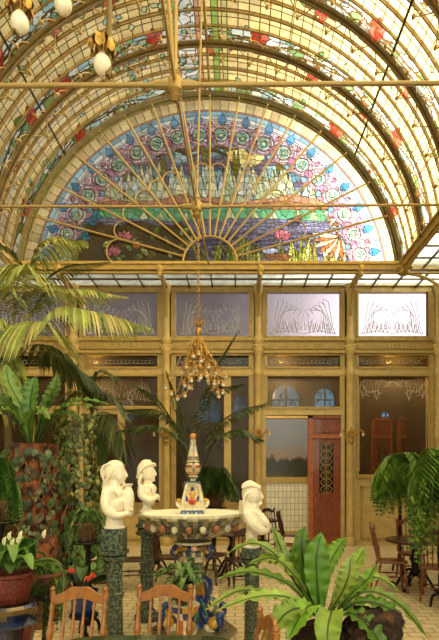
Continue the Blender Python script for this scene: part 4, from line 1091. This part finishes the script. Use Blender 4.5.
# ---- near ceiling lamp with gilt flower holders
for (bx_, by_, s_, px_top, lab) in ((102.5,65,118,109,'gilt lamp bud with a clear globe bulb, lowest and rightmost of three'), (20,23,122,14,'gilt lamp bud with a globe bulb at the left frame edge'), (63,4,118,66,'gilt lamp bud whose globe bulb is cut by the top edge')):
    o = P(bx_, by_, s_); k = 1/s_
    t = thing('pendant_lamp', lab, 'lamp', (o.x, o.y, o.z), group='flower-shaped pendant lamps near the ceiling')
    m = MB(); top = Vector((o.x+(px_top-bx_)*k, o.y, AZ+math.sqrt(AR**2-(o.x-AX)**2)-.03)); m.tube(spl([o+V(2*k,0,24*k), o+V((px_top-bx_)*k,0,34*k), top], 6), .024, 8); m.build('stem', 'rib_paint', t)
    m = MB(); m.lathe([(4.5*k,9*k),(5.5*k,13*k),(7*k,17*k),(6*k,24*k),(2.5*k,27*k)], 12, o)
    for q in range(7):
        a = q*2*PI/7+.3; c_, s2 = math.cos(a), math.sin(a)
        m.blade(spl([o+V(2*k*c_,2*k*s2,27*k), o+V(8*k*c_,8*k*s2,25*k), o+V(11*k*c_,11*k*s2,18*k), o+V(9.5*k*c_,9.5*k*s2,12*k), o+V(12.5*k*c_,12.5*k*s2,8*k)], 4), [x*k for x in np.interp(np.linspace(0,1,17), [0,.3,.6,.8,1], [4,9,10,7,1.5])], up=(c_,s2,.3), fold=.2, wave=.1, nw=2)
    m.build('lamp_holder', 'gilt', t)
    m = MB(); m.ball(o, (8.7*k,8.7*k,10*k), 14); m.lathe([(5*k,6*k),(4.4*k,12*k)], 12, o); m.build('bulb', 'bulb_glass', t)

# ---- wall lamps on the columns
def sconce(x, z, lab):
    t = thing('wall_lamp', lab, 'lamp', (x, YB-.2, z), group='gilt twin-bulb lamps on the columns')
    y = YB-.2
    m = MB(); m.ball((x,y,z), (.07,.05,.1), 7); m.ball((x,y-.02,z-.2), (.055,.045,.07), 6); m.tube([(x,y,z+.15),(x,y-.02,z),(x,y-.02,z-.26)], [.02,.04,.015], 7)
    for k in range(6): a = k*PI/3; m.ball((x+.07*math.cos(a), y-.03, z-.02+.07*math.sin(a)), .035, 5)
    m.build('backplate', 'gilt', t)
    for sg in (-1,1):
        m = MB(); m.tube(spl([(x,y-.03,z-.05),(x+sg*.12,y-.08,z-.02),(x+sg*.2,y-.12,z+.06),(x+sg*.27,y-.12,z+.03)], 4), .016, 6); m.lathe([(.045,-.02),(.02,.03)], 8, (x+sg*.27,y-.12,z)); m.build('arm', 'gilt', t)
        m = MB(); m.ball((x+sg*.27,y-.12,z-.045), (.033,.033,.04), 7); m.build('bulb', 'bulb_glass', t)
for c, lab in ((75,'gilt twin-bulb wall lamp on the column behind the palms'), (167,'gilt twin-bulb wall lamp on the column left of the fountain spire'), (258,'gilt twin-bulb wall lamp on the column above the veiled bust'), (349,'gilt twin-bulb wall lamp on the column right of the brown door')):
    sconce((c-VX)/40, EYE-(434-YH)/40, lab)

# ================================================================== plants
def birdnest(parent, base, leaves, cols, s, ac=4):
    """leaves: list of (list of px points with depth offsets, width px)"""
    for pts, w_ in leaves:
        q = [Vector(base)+V((px)/s, dy, pz/s) for px, pz, dy in pts]
        m = MB(); n = 11; sp_ = spl(q, n); N_ = len(sp_)
        ws = [w_/s*(.10+.9*min(1, (i/(N_-1))/.42)**1.2)*(1 if i < N_*.62 else max(.03, math.cos((i/(N_-1)-.62)/.38*PI/2)))**.8 if i < N_-1 else .004 for i in range(N_)]
        d = (q[-1]-q[0]); d.z = 0
        up = V(-d.x*.6, -d.y*.6-.35, 1.)
        if abs(pts[-1][0]) < 25 and pts[-1][1] > 20: up = V(0,-1,.35)
        c = jit(random.choice(cols), .12)
        m.blade(sp_, ws, up=up, col=c, fold=.14, wave=.13, nw=U(7,10), ac=ac)
        fr = m.build('frond', 'leaf', parent)
        r_ = MB(); r_.tube([p+V(0,-.006,.003) for p in sp_[:-2]], list(np.interp(range(N_-2), [0,N_-3], [.012,.003])), 5, col=tuple(x*.62 for x in c)); r_.build('midrib', 'leaf', fr)
def basket_pot(name, parent, x, y, z0, z1, r0, r1, material, rimr=None, n=24):
    m = MB(); m.lathe([(r0*.9,z0),(r0,z0+.01),((r0+r1)/2*1.06,(z0+z1)/2),(r1,z1-.03),(r1*1.08,z1-.02),(r1*1.08,z1),(r1*.93,z1),(r1*.9,z1-.03)], n, (x,y,0)); o = m.build(name, material, parent)
    s_ = MB(); s_.lathe([(.001,z1-.035),(r1*.92,z1-.035)], n, (x,y,0)); s_.build('soil', 'soil', parent); return o

# big bird's nest fern, front right
FB = 140.; b = P(322, 614, FB); fr = thing('birds_nest_fern', 'large bright bird\'s nest fern with wide wavy fronds in the right foreground', 'fern', (b.x, b.y, 0))
LG = [(132,168,62),(112,150,50),(98,136,44),(148,178,78)]
LV = [ # (px, up, depth) relative to the base, width px
 ([(-2,0,0),(-5,30,-.02),(-6,60,-.02),(0,84,.02)], 25), ([(4,0,0),(16,22,-.06),(24,44,-.08),(27,62,-.04)], 22),
 ([(-6,0,.05),(-14,36,.1),(-18,70,.12),(-14,88,.18)], 17), ([(-8,2,.05),(-18,30,.16),(-22,56,.2),(-24,70,.25)], 16),
 ([(3,0,.08),(10,40,.2),(24,62,.28),(34,74,.3)], 19), ([(6,0,.05),(24,30,.1),(40,50,.16),(50,66,.2)], 18),
 ([(10,0,0),(30,24,0),(44,34,.02),(56,52,.04)], 17),
 ([(2,0,-.08),(3,14,-.22),(-4,4,-.36),(-6,-26,-.44)], 24), ([(-4,0,-.08),(-20,16,-.2),(-42,14,-.3),(-62,-14,-.34)], 24),
 ([(-6,2,-.04),(-34,22,-.1),(-66,24,-.12),(-104,10,-.08)], 17), ([(-6,2,0),(-34,32,.0),(-72,44,.02),(-106,36,.06)], 15),
 ([(-6,4,.05),(-30,44,.1),(-64,70,.14),(-98,58,.2)], 14), ([(-6,4,.02),(-26,38,.05),(-48,56,.08),(-74,50,.1)], 17),
 ([(8,0,-.04),(34,18,-.1),(60,14,-.14),(76,-6,-.14)], 18), ([(8,0,-.02),(40,26,-.04),(72,16,-.06),(104,-20,-.06)], 13),
 ([(8,2,.03),(36,34,.05),(60,36,.08),(82,22,.1)], 15), ([(6,0,-.06),(24,10,-.18),(38,0,-.28),(50,-22,-.34)], 20),
 ([(-3,0,-.06),(-14,18,-.18),(-26,14,-.28),(-40,-6,-.36)], 22), ([(0,0,.1),(0,34,.22),(8,54,.34),(16,62,.44)], 18), ([(-4,0,.1),(-14,30,.24),(-34,44,.36),(-52,44,.42)], 16),
 ([(-9,0,.02),(-50,20,.02),(-84,24,.04),(-118,4,.06)], 12), ([(-6,2,.06),(-30,40,.14),(-40,68,.2),(-46,86,.26)], 13)]
birdnest(fr, b+V(0,0,-.02), LV, LG, FB)
m = MB(); m.ball(b+V(.02,.03,-.24), (.24,.2,.2), 12)
for _ in range(120):
    a = U(0,6.3); c_ = U(-1,.7); q = b+V(.02,.03,-.18)+V(.25*math.sqrt(1-c_*c_)*math.cos(a), .22*math.sqrt(1-c_*c_)*math.sin(a), .19*c_); m.tube([q, q+V(U(-.04,.04),U(-.04,.04),U(-.06,0))], .005, 4)
m.build('root_ball', 'root_ball', fr)
m = MB(); z0 = b.z-.40
m.lathe([(.10,z0-.05),(.15,z0-.04),(.19,z0+.06),(.21,z0+.14),(.22,z0+.15),(.2,z0+.16)], 20, (b.x+.02,b.y+.03,0)); m.build('pot', 'dark_ceramic', fr)
m = MB(); c_ = P(372,628,146)
m.ball(c_, (.17,.15,.14), 26); m.v = [tuple(c_+(Vector(v)-c_)*(1+.45*noise.fractal(Vector(v)*9, .8, 2, 4))) for v in m.v]
m.build('root_clump', 'root_ball', fr)
def stand(label, x, y, z, r_, material='black_iron', name='plant_stand'):
    t = thing(name, label, 'plant stand', (x,y,0))
    m = MB(); m.lathe([(.001,z-.025),(r_,z-.025),(r_*1.03,z-.012),(r_,z-.001),(.001,z-.001)], 24, (x,y,0)); m.build('top', material, t)
    m = MB(); m.lathe([(.03,.12),(.04,z*.3),(.028,z*.34),(.05,z*.5),(.03,z*.6),(.028,z*.9),(.06,z-.025)], 10, (x,y,0)); m.build('pole', material, t)
    for k in range(3):
        a = k*2*PI/3+.5; ca, sa = math.cos(a), math.sin(a); m = MB(); m.tube(spl([(x+.02*ca,y+.02*sa,.2),(x+.1*ca,y+.1*sa,.16),(x+r_*.8*ca,y+r_*.8*sa,.02)], 5), .018, 7); m.build('leg', material, t)
    return t
stand('dark stand under the large bright foreground fern', b.x+.02, b.y+.03, z0-.05, .16)

# fern on the bark pillar
RS = 86.; rb_ = P(30, 446, RS)
pil = thing('bark_planter', 'thick cork-bark planting column in dark and rusty brown on the left', 'planter', (rb_.x, rb_.y, 0))
m = MB(); nz_, na = 70, 72; vs = []
for i in range(nz_+1):
    z = (rb_.z+.03)*i/nz_
    for k in range(na):
        a = 2*PI*k/na; nn = noise.fractal(Vector((math.cos(a)*1.6, math.sin(a)*1.6, z*1.7)), .8, 2.2, 5); r_ = (.36+.06*math.sin(z*2.1)+.16*nn)*(1-.25*(i/nz_)**5)
        vs.append((rb_.x-.02+r_*math.cos(a), rb_.y+.12+r_*math.sin(a), z))
m.add(vs, [(i*na+k, i*na+(k+1)%na, (i+1)*na+(k+1)%na, (i+1)*na+k) for i in range(nz_) for k in range(na)]+[tuple(nz_*na+k for k in range(na))]); m.build('bark', 'bark', pil)
f2 = thing('birds_nest_fern', 'bird\'s nest fern growing on top of the cork-bark column', 'fern', rb_)
LV2 = [([(0,0,0),(-6,36,-.02),(-20,62,0),(-26,84,.04)], 16), ([(2,0,0),(2,34,-.05),(4,56,-.05),(7,70,-.02)], 15), ([(0,0,0),(-10,30,-.08),(-28,48,-.1),(-44,52,-.1)], 19),
 ([(3,0,0),(14,34,-.03),(24,56,0),(30,62,.03)], 17), ([(2,0,.04),(12,40,.1),(20,60,.14),(22,76,.18)], 14), ([(4,0,0),(24,30,-.06),(44,40,-.08),(76,38,-.06)], 12),
 ([(4,0,0),(22,26,-.1),(40,32,-.14),(58,24,-.14)], 13), ([(0,0,0),(-16,28,.0),(-40,40,.02),(-66,36,.02)], 15), ([(4,0,.05),(26,38,.1),(48,48,.12),(78,44,.14)], 12), ([(-2,0,.06),(-10,40,.14),(-8,60,.2),(-12,74,.26)], 14),
 ([(-2,0,.04),(-24,40,.1),(-46,60,.12),(-60,62,.14)], 14), ([(2,0,-.03),(5,24,-.16),(18,34,-.26),(30,24,-.3)], 14), ([(2,0,-.03),(-6,26,-.16),(-14,34,-.26),(-26,26,-.3)], 14)]
birdnest(f2, rb_+V(0,0,-.01), LV2, [(96,132,50),(82,116,44),(112,146,60)], RS, 3)

def ivy(label, name, n, place, size, cols, cat='ivy', stems=None):
    m = MB()
    for _ in range(n):
        p, nm = place(); nm = Vector(nm).normalized(); t = nm.cross(V(U(-.5,.5),U(-.5,.5),1)); t = (t if t.length > .05 else V(1,0,0)).normalized(); d = (V(0,0,-1)*.8+t*U(-.8,.8)).normalized(); sz = size*U(.6,1.3)
        q = [p, p+d*sz*.35+nm*sz*.15, p+d*sz*.75+nm*sz*.12, p+d*sz]
        m.blade(q, [sz*.35,sz*.8,sz*.5,.003], up=nm, col=jit(random.choice(cols),.25), fold=.12, ac=1)
    o = m.build(name, 'leaf'); tag(o, label, cat)
    if stems: stems.build('vine', 'bark', o, world=False)
    return o
def on_pillar():
    a = U(-PI, 0); z = U(.7, rb_.z-.05); r_ = .42
    return V(rb_.x+r_*math.cos(a), rb_.y+.12+r_*math.sin(a), z), V(math.cos(a), math.sin(a), .3)
vn = MB()
for k in range(9):
    a = U(-2.8,-.3); z = U(.6,1.); pts = []
    for j in range(8): pts.append((rb_.x+.45*math.cos(a), rb_.y+.12+.45*math.sin(a), z)); a += U(-.25,.25); z += U(.1,.22); z = min(z, rb_.z)
    vn.tube(spl(pts,3), .007, 5)
ivy('heart-leaved ivy creeping over the cork-bark column', 'climbing_ivy', 380, on_pillar, .095, [(58,76,38),(76,94,50),(46,66,32),(106,118,76)], stems=vn)
# leafy column right of the bark pillar
lx, ly = P(76, 500, 80).x, F/80.
def on_col():
    a = U(-PI-.3, .3); z = U(.9, 2.5); r_ = .17+.05*math.sin(z*5)+U(0,.09)
    return V(lx-.02+r_*math.cos(a)*1.2, ly+r_*math.sin(a), z), V(math.cos(a), math.sin(a)-.2, .4)
tr = MB(); tr.tube(spl([(lx,ly,0),(lx+.03,ly,.8),(lx-.03,ly,1.6),(lx,ly,2.45)],5), [.06]*6+[.05]*10, 9)
ivy('dense small-leaved creeper on a thin trunk beside the cork-bark column', 'climbing_plant', 900, on_col, .06, [(92,106,44),(120,128,60),(66,86,34),(146,146,84)], 'creeper', stems=tr)
def on_col2():
    a = U(-PI, 0.2); z = U(.55, 1.35); r_ = .12+.14*math.sin((z-.5)*3.2)+U(0,.05)
    return V(lx+.17+r_*math.cos(a), ly+r_*math.sin(a)-.1, z), V(math.cos(a), math.sin(a)-.2, .4)
tr = MB(); tr.tube([(lx+.17,ly-.1,0),(lx+.17,ly-.1,1.3)], .03, 8)
ivy('glossy leafy pothos plant left of the girl bust', 'pothos_plant', 260, on_col2, .10, [(76,110,42),(104,138,60),(134,160,84),(56,86,34)], 'plant', stems=tr)

def frondpts(m, pts, ll, lw, cols, n=26, droop=.5, start=.15, ang=.75, up=(0,0,1), tip=.35, rach=.008, seg=3, rc=(120,128,60), pair=True):
    """feather frond: leaflets on both sides of the rachis"""
    sp_ = spl(pts, 6); m.tube(sp_, list(np.interp(range(len(sp_)), [0,len(sp_)-1], [rach*1.5, rach*.4])), 5, col=rc)
    L_ = len(sp_)-1; upv = Vector(up)
    for i in range(n):
        t = start+(1-start)*i/(n-1); f = t*L_; j = min(int(f), L_-1); p = sp_[j].lerp(sp_[j+1], f-j); d = (sp_[min(j+1,L_)]-sp_[max(j-1,0)]).normalized()
        sd = d.cross(upv); sd = (sd if sd.length > .05 else V(1,0,0)).normalized()
        k = math.sin(PI*min(1, .18+.82*(1-abs((t-start)/(1-start)-.4)/.62)) /2) if t < .99 else .4
        k *= (1 if t < .7 else 1-(t-.7)/.3*(1-tip))
        for sg in (-1, 1):
            a = ang*(1-.55*t)
            dr = (sd*sg*math.sin(a*1.3)+d*math.cos(a*1.3)).normalized(); l = ll*k*U(.88,1.08)
            q = []
            for s_ in range(seg+1):
                u = s_/seg; q.append(p+dr*l*u*(1-.12*u*droop)+V(0,0,-1)*l*droop*u*u)
            ws = [lw*.5]+[lw]*(seg-1)+[.001]
            m.blade(q, ws, up=upv-dr*.2, col=jit(random.choice(cols), .14), fold=.12, ac=1)
# tall feather palm, upper left
pp = P(8, 560, 68); pal = thing('kentia_palm', 'tall feather palm with light yellow-green fronds on the left', 'palm', (pp.x, pp.y, 0))
crown = P(16, 352, 68)
m = MB(); m.tube(spl([(pp.x,pp.y,0),(pp.x+.05,pp.y,1.4),(pp.x,pp.y,2.6),tuple(crown+V(0,0,-.1))],6), [.07]*10+[.055]*9, 10); m.build('trunk', 'trunk', pal)
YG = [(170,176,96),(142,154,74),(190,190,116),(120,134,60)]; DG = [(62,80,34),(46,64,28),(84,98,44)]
def pf(l, s): return [P(a, b_, s+ds)  for a, b_, ds in l]
FR = [ # px path, leaflet len px, width, cols, droop, up
 ([(16,352,0),(14,300,0),(22,272,2),(26,264,6)], 62, YG, .9), 
 ([(18,352,0),(26,330,2),(36,322,5),(46,322,9)], 60, YG, .85),
 ([(18,350,0),(40,300,-2),(78,290,-2),(126,297,0)], 30, YG, .55),
 ([(20,352,0),(56,312,0),(96,312,2),(150,328,3)], 40, YG, .75),
 ([(16,350,0),(24,280,-4),(46,244,-5),(84,241,-6)], 42, YG, .7),
 ([(14,350,0),(4,300,3),(-14,276,4),(-40,280,4)], 46, YG, .7),
 ([(14,352,0),(-4,322,3),(-24,318,6),(-44,340,8)], 46, YG, .7),
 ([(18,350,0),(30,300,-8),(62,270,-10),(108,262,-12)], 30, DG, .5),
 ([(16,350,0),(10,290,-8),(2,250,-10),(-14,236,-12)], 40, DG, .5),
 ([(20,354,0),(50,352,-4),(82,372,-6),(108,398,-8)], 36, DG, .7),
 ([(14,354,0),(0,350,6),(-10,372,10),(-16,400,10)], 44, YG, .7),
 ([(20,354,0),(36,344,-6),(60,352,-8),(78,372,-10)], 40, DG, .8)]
for path, ll, cc, dr in FR:
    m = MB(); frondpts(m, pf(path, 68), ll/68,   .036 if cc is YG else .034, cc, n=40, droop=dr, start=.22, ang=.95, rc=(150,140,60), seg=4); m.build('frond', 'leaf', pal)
# dark palm behind the fountain
pp = P(190, 560, 56); pal2 = thing('kentia_palm', 'dark green feather palm with arching fronds behind the fountain spire', 'palm', (pp.x, pp.y, 0))
m = MB()
for dx in (-.12, 0, .1): m.tube([(pp.x+dx*.4,pp.y,0.2),(pp.x+dx,pp.y,1.6)], .022, 7)
m.build('stems', 'trunk', pal2)
basket_pot('pot', pal2, pp.x, pp.y, 0, .4, .17, .22, 'terracotta')
DG2 = [(66,88,44),(50,72,36),(86,104,52)]
for path, ll in (([(190,500,0),(184,440,0),(160,412,0),(124,410,0)], 26), ([(190,500,0),(182,450,2),(156,426,4),(112,432,4)], 22), ([(192,500,0),(206,440,0),(232,414,0),(268,403,0)], 25), ([(192,500,0),(212,446,3),(238,430,4),(262,440,4)], 20),
     ([(191,500,0),(196,430,-2),(214,372,-3),(238,332,-4)], 24), ([(190,500,0),(178,436,-2),(158,400,-2),(138,388,-2)], 20), ([(190,500,0),(186,440,-3),(176,400,-3),(166,372,-3)], 22), ([(190,500,0),(202,420,-4),(216,392,-4),(244,384,-4)], 20)):
    m = MB(); frondpts(m, pf(path, 56), ll/56, .045, DG2, n=34, droop=.55, start=.3, ang=.95, rc=(60,64,30)); m.build('frond', 'leaf', pal2)
# darker palm between the left palm and the girl bust
pp = P(100, 560, 62); pal3 = thing('kentia_palm', 'dark drooping palm fronds just behind the bust of the girl', 'palm', (pp.x, pp.y, 0))
m = MB(); m.tube([(pp.x,pp.y,.1),(pp.x-.1,pp.y,2.6)], .035, 8); m.build('trunk', 'trunk', pal3); basket_pot('pot', pal3, pp.x, pp.y, 0, .34, .15, .2, 'terracotta')
for path, ll in (([(92,430,0),(96,398,0),(112,396,0),(130,420,0)], 24), ([(92,430,0),(88,400,0),(74,392,0),(60,410,0)], 26), ([(92,430,0),(104,412,3),(120,430,5),(124,460,5)], 26), ([(92,430,0),(92,390,-2),(100,372,-2),(118,378,-2)], 24), ([(92,430,0),(84,420,4),(72,430,6),(68,456,6)], 26), ([(92,432,0),(104,430,2),(112,450,4),(110,478,4)], 24)):
    m = MB(); frondpts(m, pf(path, 62), ll/62, .028, [(66,84,40),(84,98,50),(50,68,32)], n=26, droop=.7, start=.2, ang=.9, rc=(70,74,34)); m.build('frond', 'leaf', pal3)

def fern(label, c, s, rx, up_, drop, n, cols, name='boston_fern', cat='fern', pot='terracotta', ll=10, stand_label=None, z_pot=.2, seedb=0, front=1.):
    """arching feathery fern; c crown point, sizes in px"""
    t = thing(name, label, cat, (c.x, c.y, c.z-z_pot)); m = MB()
    for k in range(n):
        a = 2*PI*k/n+U(-.2,.2); l = U(.7,1.12); ca, sa = math.cos(a), math.sin(a); h = U(.5,1.1)
        d = drop*U(.5,1.15)
        q = [c, c+V(rx*.35*l*ca/s, rx*.35*l*sa/s*front, up_*h/s), c+V(rx*.8*l*ca/s, rx*.8*l*sa/s*front, up_*.5*h/s-d*.15/s), c+V(rx*l*ca/s, rx*l*sa/s*front, -d/s)]
        frondpts(m, q, ll/s, ll/s*.30, cols, n=26, droop=.35, start=.05, ang=1.2, rach=.004, seg=2, rc=tuple(x*.8 for x in cols[0]))
    m.build('fronds', 'leaf', t)
    basket_pot('pot', t, c.x, c.y, c.z-z_pot, c.z+.0, z_pot*.5, z_pot*.72, pot)
    if stand_label: stand(stand_label, c.x, c.y, c.z-z_pot, z_pot*.8)
    return t
BG = [(96,132,48),(76,112,38),(120,154,62),(62,94,32)]
fern('bushy arching fern on a stand behind the dark round table', P(400,482,56), 56, 26, 27, 30, 80, [(124,160,60),(100,138,46),(146,178,76),(78,112,38)], ll=12, stand_label='dark stand of the fern behind the round table')
fern('long trailing fern at the right frame edge with fronds hanging to the chair', P(441,482,78), 78, 30, 32, 72, 85, [(124,160,64),(96,134,48),(146,176,80),(78,112,40)], ll=14, stand_label='dark stand of the trailing fern at the right frame edge')
fern('bushy fern in a clay pot behind the fountain spire', P(214,492,54), 54, 26, 24, 10, 36, [(64,88,32),(82,108,40),(50,72,26)], ll=8, stand_label='stand of the bushy fern behind the spire', z_pot=.28)
fern('fine bright asparagus fern low on the left frame edge', P(0,500,104), 104, 20, 40, 22, 46, [(62,104,32),(80,124,40),(50,88,28)], ll=9, name='asparagus_fern', stand_label='stand of the fine fern at the left frame edge')
fern('drooping fern below the white peace lilies', P(46,572,132), 132, 17, 10, 62, 22, [(84,112,44),(104,130,56),(64,92,34)], ll=11, stand_label='stand of the drooping fern below the lilies', z_pot=.16)
fern('grassy spider plant beside the girl bust pedestal', P(88,522,94), 94, 22, 14, 42, 26, [(88,116,52),(118,144,80),(70,96,40)], ll=5, name='spider_plant', cat='plant', stand_label='stand of the grassy spider plant')

# broadleaf plant in a green pot
def broad(label, c, s, n, l0, l1, w0, cols, name, cat='plant', z_pot=.2, pot='dark_ceramic', upk=1., rpot=.1):
    t = thing(name, label, cat, (c.x, c.y, c.z-z_pot)); m = MB()
    for k in range(n):
        a = U(0, 2*PI); l = U(l0, l1)/s; e_ = U(.1, 1.2)*upk; ca, sa = math.cos(a)*math.cos(e_), math.sin(a)*math.cos(e_)
        q = spl([c, c+V(ca*l*.4, sa*l*.4, math.sin(e_)*l*.55), c+V(ca*l*.8, sa*l*.8, math.sin(e_)*l*.75), c+V(ca*l*1.1, sa*l*1.1, math.sin(e_)*l*.5-.1*l)], 4); N_ = len(q)
        ws = [w0/s*max(.08, math.sin(PI*min(1, max(0, (i/(N_-1)-.25)/.75)))**.8) for i in range(N_)]; ws[-1] = .002
        m.blade(q, ws, col=jit(random.choice(cols), .2), fold=.2, ac=1)
    m.build('leaves', 'leaf', t); basket_pot('pot', t, c.x, c.y, c.z-z_pot, c.z, rpot*.8, rpot, pot); return t
c = P(184, 582, 122)
broad('spiky-leaved plant in a dark green pot before the fountain', c, 122, 46, 18, 34, 6, [(84,112,52),(60,88,40),(118,140,84)], 'potted_plant', rpot=.085, upk=1.15, z_pot=.18)
t = thing('plant_stand', 'painted ceramic stand under the pot in front of the fountain', 'plant stand', (c.x, c.y, 0)); zt = c.z-.18
m = MB(); m.lathe([(.15,0),(.15,.05),(.07,.09),(.06,zt*.4),(.09,zt*.5),(.05,zt*.62),(.06,zt-.12),(.12,zt-.05),(.13,zt)], 16, (c.x,c.y,0), cols=lambda i,k: [BL,YE,(196,120,60),CR][(i+(k//2)) % 4]); m.build('pedestal', 'majolica', t)
# peace lily in a woven pot
c = P(10, 572, 150); pl_ = broad('white-flowered peace lily in a red-brown woven pot, lower left', c, 150, 44, 26, 50, 11, [(84,124,46),(66,104,38),(108,144,66)], 'peace_lily', rpot=.145, z_pot=.2, pot='basket', upk=1.05)
m = MB(); g = MB()
for px, py in ((8,541),(13,536),(16,543),(24,535),(47,534),(22,540)):
    e_ = P(px, py, 152)+V(0,-.05,0); g.tube(bez(c, (c.x+(e_.x-c.x)*.3, c.y-.05, (c.z+e_.z)/2), e_, 6), .003, 5, (110,140,60))
    m = MB(); m.blade([e_+V(0,0,-.02), e_+V(.005,-.01,.0), e_+V(.008,-.012,.02), e_+V(.012,0,.036)], [.006,.026,.022,.002], up=(0,-1,.2), col=(238,236,206), fold=.3, ac=2); m.tube([e_+V(0,-.012,-.01), e_+V(.004,-.016,.025)], .0045, 5, (226,220,150)); m.build('flower', 'petal', pl_)
g.build('flower_stalks', 'petal', pl_)
zt = c.z-.2; t = thing('plant_stand', 'ornate dark stand with gold and blue bands under the woven pot', 'plant stand', (c.x, c.y, 0))
m = MB(); dk = [(26,24,30),(110,84,40),(26,34,62),(26,24,30),(96,40,30)]
m.lathe([(.2,0),(.2,.06),(.1,.1),(.09,zt*.3),(.15,zt*.45),(.12,zt*.6),(.17,zt-.14),(.12,zt-.1),(.17,zt-.05),(.18,zt-.02),(.165,zt)], 20, (c.x,c.y,0), cols=lambda i,k: dk[(i*2+(k//2)*(i % 2)) % 5]); m.build('pedestal', 'majolica', t)
# anthurium
c = P(84, 590, 108); an = broad('red-flowering anthurium in a dark blue pot behind the left carved chair', c, 108, 20, 22, 38, 12, [(40,62,30),(56,80,36),(76,104,48)], 'anthurium', rpot=.12, z_pot=.22, pot='blue_ceramic')
m = MB()
for px, py in ((75,569),(91,577),(96,574)):
    e_ = P(px, py, 110)+V(0,-.1,0); m = MB(); m.blade([e_+V(-.03,0,.0), e_+V(-.01,-.01,.012), e_+V(.015,-.012,.008), e_+V(.035,0,-.01)], [.012,.046,.04,.002], up=(0,-1,.6), col=(206,40,30), fold=.12, ac=2)
    m.tube([e_+V(-.02,-.01,0), e_+V(0,-.03,.03)], .005, 5, (226,180,90)); m.tube([c, e_], .004, 5, (90,60,40)); m.build('flower', 'petal', an)
stand('dark stand under the blue pot of the red anthurium', c.x, c.y, c.z-.22, .13)
